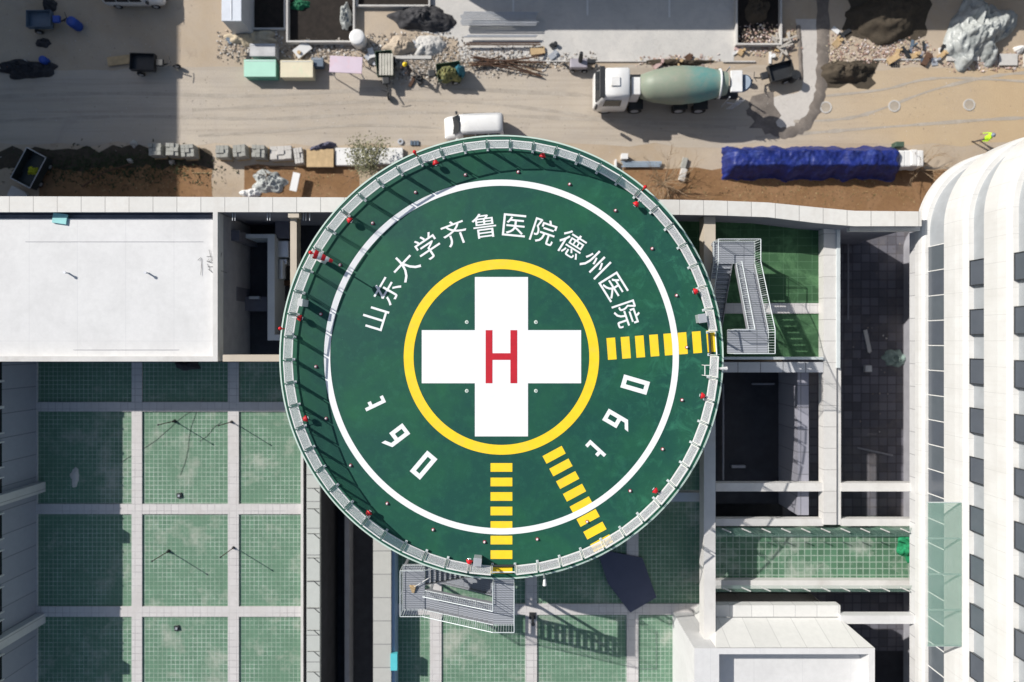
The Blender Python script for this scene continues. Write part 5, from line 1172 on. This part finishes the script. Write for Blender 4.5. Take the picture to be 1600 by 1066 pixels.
# ------------------------------------------------------------------ trees
def bare_tree(px, py, h, spread, nmain, label, seed, name='bare_tree', sub=5, m_=None):
    c = W(px, py, 0); r = empty(name, c, label, 'tree'); rr = random.Random(seed); m_ = m_ or M['bark']
    tr_ = MB(); tr_.tube([c, c+Vector((.03,.02,h*.3)), c+Vector((0,.05,h*.5))], .09, 7, .05); tr_.build('trunk', m_, r)
    cr_ = MB()
    def grow(p, d, L_, rad_, depth):
        pts = [p]; q = p.copy(); dd = d.copy(); n_ = 4
        for k in range(n_): dd = (dd+Vector((rr.uniform(-.25,.25), rr.uniform(-.25,.25), rr.uniform(-.1,.15)))).normalized(); q = q+dd*L_/n_; pts.append(q.copy())
        cr_.tube(pts, rad_, 4 if depth else 5, rad_*.35)
        if depth < 2:
            for k in range(sub if depth == 0 else 3):
                t = rr.randint(1, 4); nd = (dd+Vector((rr.uniform(-.9,.9), rr.uniform(-.9,.9), rr.uniform(-.2,.5)))).normalized(); grow(pts[t], nd, L_*rr.uniform(.35,.6), rad_*.5, depth+1)
    for k in range(nmain):
        a = 2*math.pi*k/nmain+rr.uniform(-.3,.3); el = rr.uniform(.15,.9); d = Vector((math.cos(a), math.sin(a), el)).normalized()
        grow(c+Vector((0,0,h*rr.uniform(.2,.5))), d, spread*rr.uniform(.55,1.0), .028, 0)
    cr_.build('crown', m_, r); return r, c, rr
tan = mat('straw_twig', (.34,.25,.16), .9, var=.3)
bare_tree(1034, 289, 2.0, 2.0, 20, 'leafless straw coloured tree on the brown bed right of the pad', 5, m_=tan)
bare_tree(1432, 268, 1.6, 2.2, 9, 'leafless tree beside the white sack columns near the curved tower', 8, m_=tan)
bare_tree(420, 275, .9, .9, 4, 'small leafless sapling on the bed near the pale pavers', 12)
r, c, rr = bare_tree(583, 262, 2.0, 1.7, 11, 'olive leaved shrub standing by the white slabs at the upper left rim', 3, 'shrub')
lv = MB()
for k in range(1700):
    cl = rr.choice([(-.9,.3,1.6),(-.3,.9,1.9),(.4,.5,2.1),(.2,-.4,1.7),(-.5,-.4,1.5),(.8,1.0,1.5),(-1.0,1.1,1.3),(.0,.1,2.2)])
    p = c+Vector((cl[0]+rr.gauss(0,.34), cl[1]+rr.gauss(0,.34), cl[2]*.9+rr.gauss(0,.25))); s_ = rr.uniform(.03,.075)
    q = Matrix.Translation(p)@Matrix.Rotation(rr.uniform(0,6.28),4,'Z')@Matrix.Rotation(rr.uniform(-1,1),4,'X')
    lv.add([(-s_,-s_*.5,0),(s_,-s_*.5,0),(s_*.7,s_*.5,0),(-s_*.7,s_*.5,0)], [(0,1,2,3)], q)
def leafmat():
    m, nt, b = base('shrub_leaf', .8); g = node(nt, 'ShaderNodeNewGeometry'); nt.links.new(mix(nt, g.outputs['Random Per Island'], (.05,.06,.025), (.30,.29,.17)), b.inputs['Base Color']); return m
LFM = leafmat()
lv.build('foliage', LFM, r)
# weeds round the dark bed
wd = MB(); rr = random.Random(77)
for k in range(1500):
    p = W(rr.gauss(180,75), rr.gauss(262,14), 0); 
    if p.y < W(0,306,0).y: continue
    s_ = rr.uniform(.04,.13); q = Matrix.Translation(p+Vector((0,0,rr.uniform(.02,.25))))@Matrix.Rotation(rr.uniform(0,6.28),4,'Z')@Matrix.Rotation(rr.uniform(-1,1),4,'X')
    wd.add([(-s_,-s_*.3,0),(s_,-s_*.3,0),(s_*.7,s_*.3,0),(-s_*.7,s_*.3,0)], [(0,1,2,3)], q)
tag(wd.build('weeds', mat('dark_weed', (.035,.05,.02), .9, var=.5, sc=3), origin=(0,0,0)), 'low dark weeds growing along the shaded soil bed', 'weeds', kind='stuff')

# ------------------------------------------------------------------ people
def person(c, face, label, pose, top_m, leg_m, helm_m, vest_m=None):
    r = empty('person', c, label, 'person'); Rz = Matrix.Rotation(face, 4, 'Z')      # faces local +x
    v = []; e = []; rd = []
    def add(p, r_, par=None):
        v.append(Rz@Vector(p)); rd.append(r_)
        if par is not None: e.append((par, len(v)-1))
        return len(v)-1
    ln = pose.get('lean', 0.0); sw = pose.get('stride', .2)
    T = lambda x, y, z_: (x+ln*max(0, z_-.95), y, z_)
    pel = add((0,0,.95), .14); wst = add(T(0,0,1.10), .125, pel); ch = add(T(0,0,1.32), .15, wst); ns = add(T(0,0,1.46), .075, ch); nk = add(T(.01,0,1.53), .055, ns)
    hd = add(T(.02,0,1.62), .085, nk); tp_ = add(T(.02,0,1.70), .080, hd); add(T(.115,0,1.615), .014, hd)
    for sg in (-1,1): add(T(.02,sg*.085,1.62), .016, hd)
    for sg in (-1,1):
        hip = add((0,sg*.10,.88), .095, pel); kn = add((sg*sw*.55+.04, sg*.11, .49), .062, hip); an = add((sg*sw, sg*.11, .09), .042, kn); to_ = add((sg*sw+.16, sg*.12, .045), .036, an)
        sh = add(T(0,sg*.19,1.40), .062, ch); el = add(T(-sg*.10+pose.get('arm',.05), sg*.27, 1.13), .042, sh); wr = add(T(-sg*.08+pose.get('arm',.05)*2.5+.08, sg*.25, .90), .028, el)
        pm = add(T(-sg*.08+pose.get('arm',.05)*2.5+.10, sg*.25, .84), .030, wr); p0 = Vector(T(-sg*.08+pose.get('arm',.05)*2.5+.10, sg*.25, .84))
        for f in range(4):
            a = add(p0+Vector((.03-.02*f, -sg*.005, -.055-(.008 if f in (1,2) else 0))), .009, pm); add(p0+Vector((.03-.02*f, -sg*.025, -.095-(.01 if f in (1,2) else 0))), .008, a)
        a = add(p0+Vector((.05, -sg*.01, -.015)), .010, pm); add(p0+Vector((.065, -sg*.02, -.05)), .009, a)
    me = bpy.data.meshes.new('body_skeleton'); me.from_pydata([tuple(p) for p in v], e, []); o = bpy.data.objects.new('skel', me); COL.objects.link(o)
    sk = o.modifiers.new('s', 'SKIN')
    for i, s_ in enumerate(me.skin_vertices[0].data): s_.radius = (rd[i], rd[i]); s_.use_root = (i == 0)
    o.modifiers.new('sub', 'SUBSURF').levels = 1
    dg = bpy.context.evaluated_depsgraph_get(); bm_ = bpy.data.meshes.new_from_object(o.evaluated_get(dg)); bpy.data.objects.remove(o)
    for m_ in (M['skin'], top_m, leg_m, M['rubber']): bm_.materials.append(m_)
    for p in bm_.polygons:
        z_ = p.center.z; p.use_smooth = True; lat = (Rz.inverted()@p.center)
        p.material_index = 3 if z_ < .10 else 2 if (z_ < .98 and abs(lat.y) < .2) else (0 if z_ > 1.5 or z_ < .90 else 1)
    body = bpy.data.objects.new('body', bm_); COL.objects.link(body); body.parent = r
    mb = MB(); hc = Rz@Vector(T(.01,0,1.66)); mb.lathe([(0,.16),(.005,.125),(.05,.12),(.10,.085),(.125,.03),(.13,.001)], Vector(c)+hc, (0,0,1), 16); mb.build('helmet', helm_m, r)
    if vest_m:
        mb = MB(); rings = []
        for z_, a, b in ((.98,.16,.19),(1.1,.155,.18),(1.3,.175,.215),(1.42,.13,.20),(1.49,.09,.10)):
            rings.append([Vector(c)+Rz@Vector((T(0,0,z_)[0]+math.cos(t*math.pi/8)*a, math.sin(t*math.pi/8)*b, z_)) for t in range(16)])
        vs = [p for q in rings for p in q]; fs = [(i*16+k, i*16+(k+1)%16, (i+1)*16+(k+1)%16, (i+1)*16+k) for i in range(4) for k in range(16)]
        mb.add(vs, fs, None, True); mb.build('vest', vest_m, r)
    return r
person(W(1527,222,0), rad(160), 'person in a lime hi-vis vest and grey helmet walking on the sand near the tower', {'stride':.28,'arm':.06}, M['hivis'], M['cloth'], mat('grey_blue_helmet',(.22,.25,.32),.4), M['hivis'])
person(W(642,114,0), rad(200), 'person in a yellow helmet and dark clothes standing among the rubble', {'stride':.12,'lean':.25,'arm':.12}, M['cloth'], M['cloth'], M['yellow'])
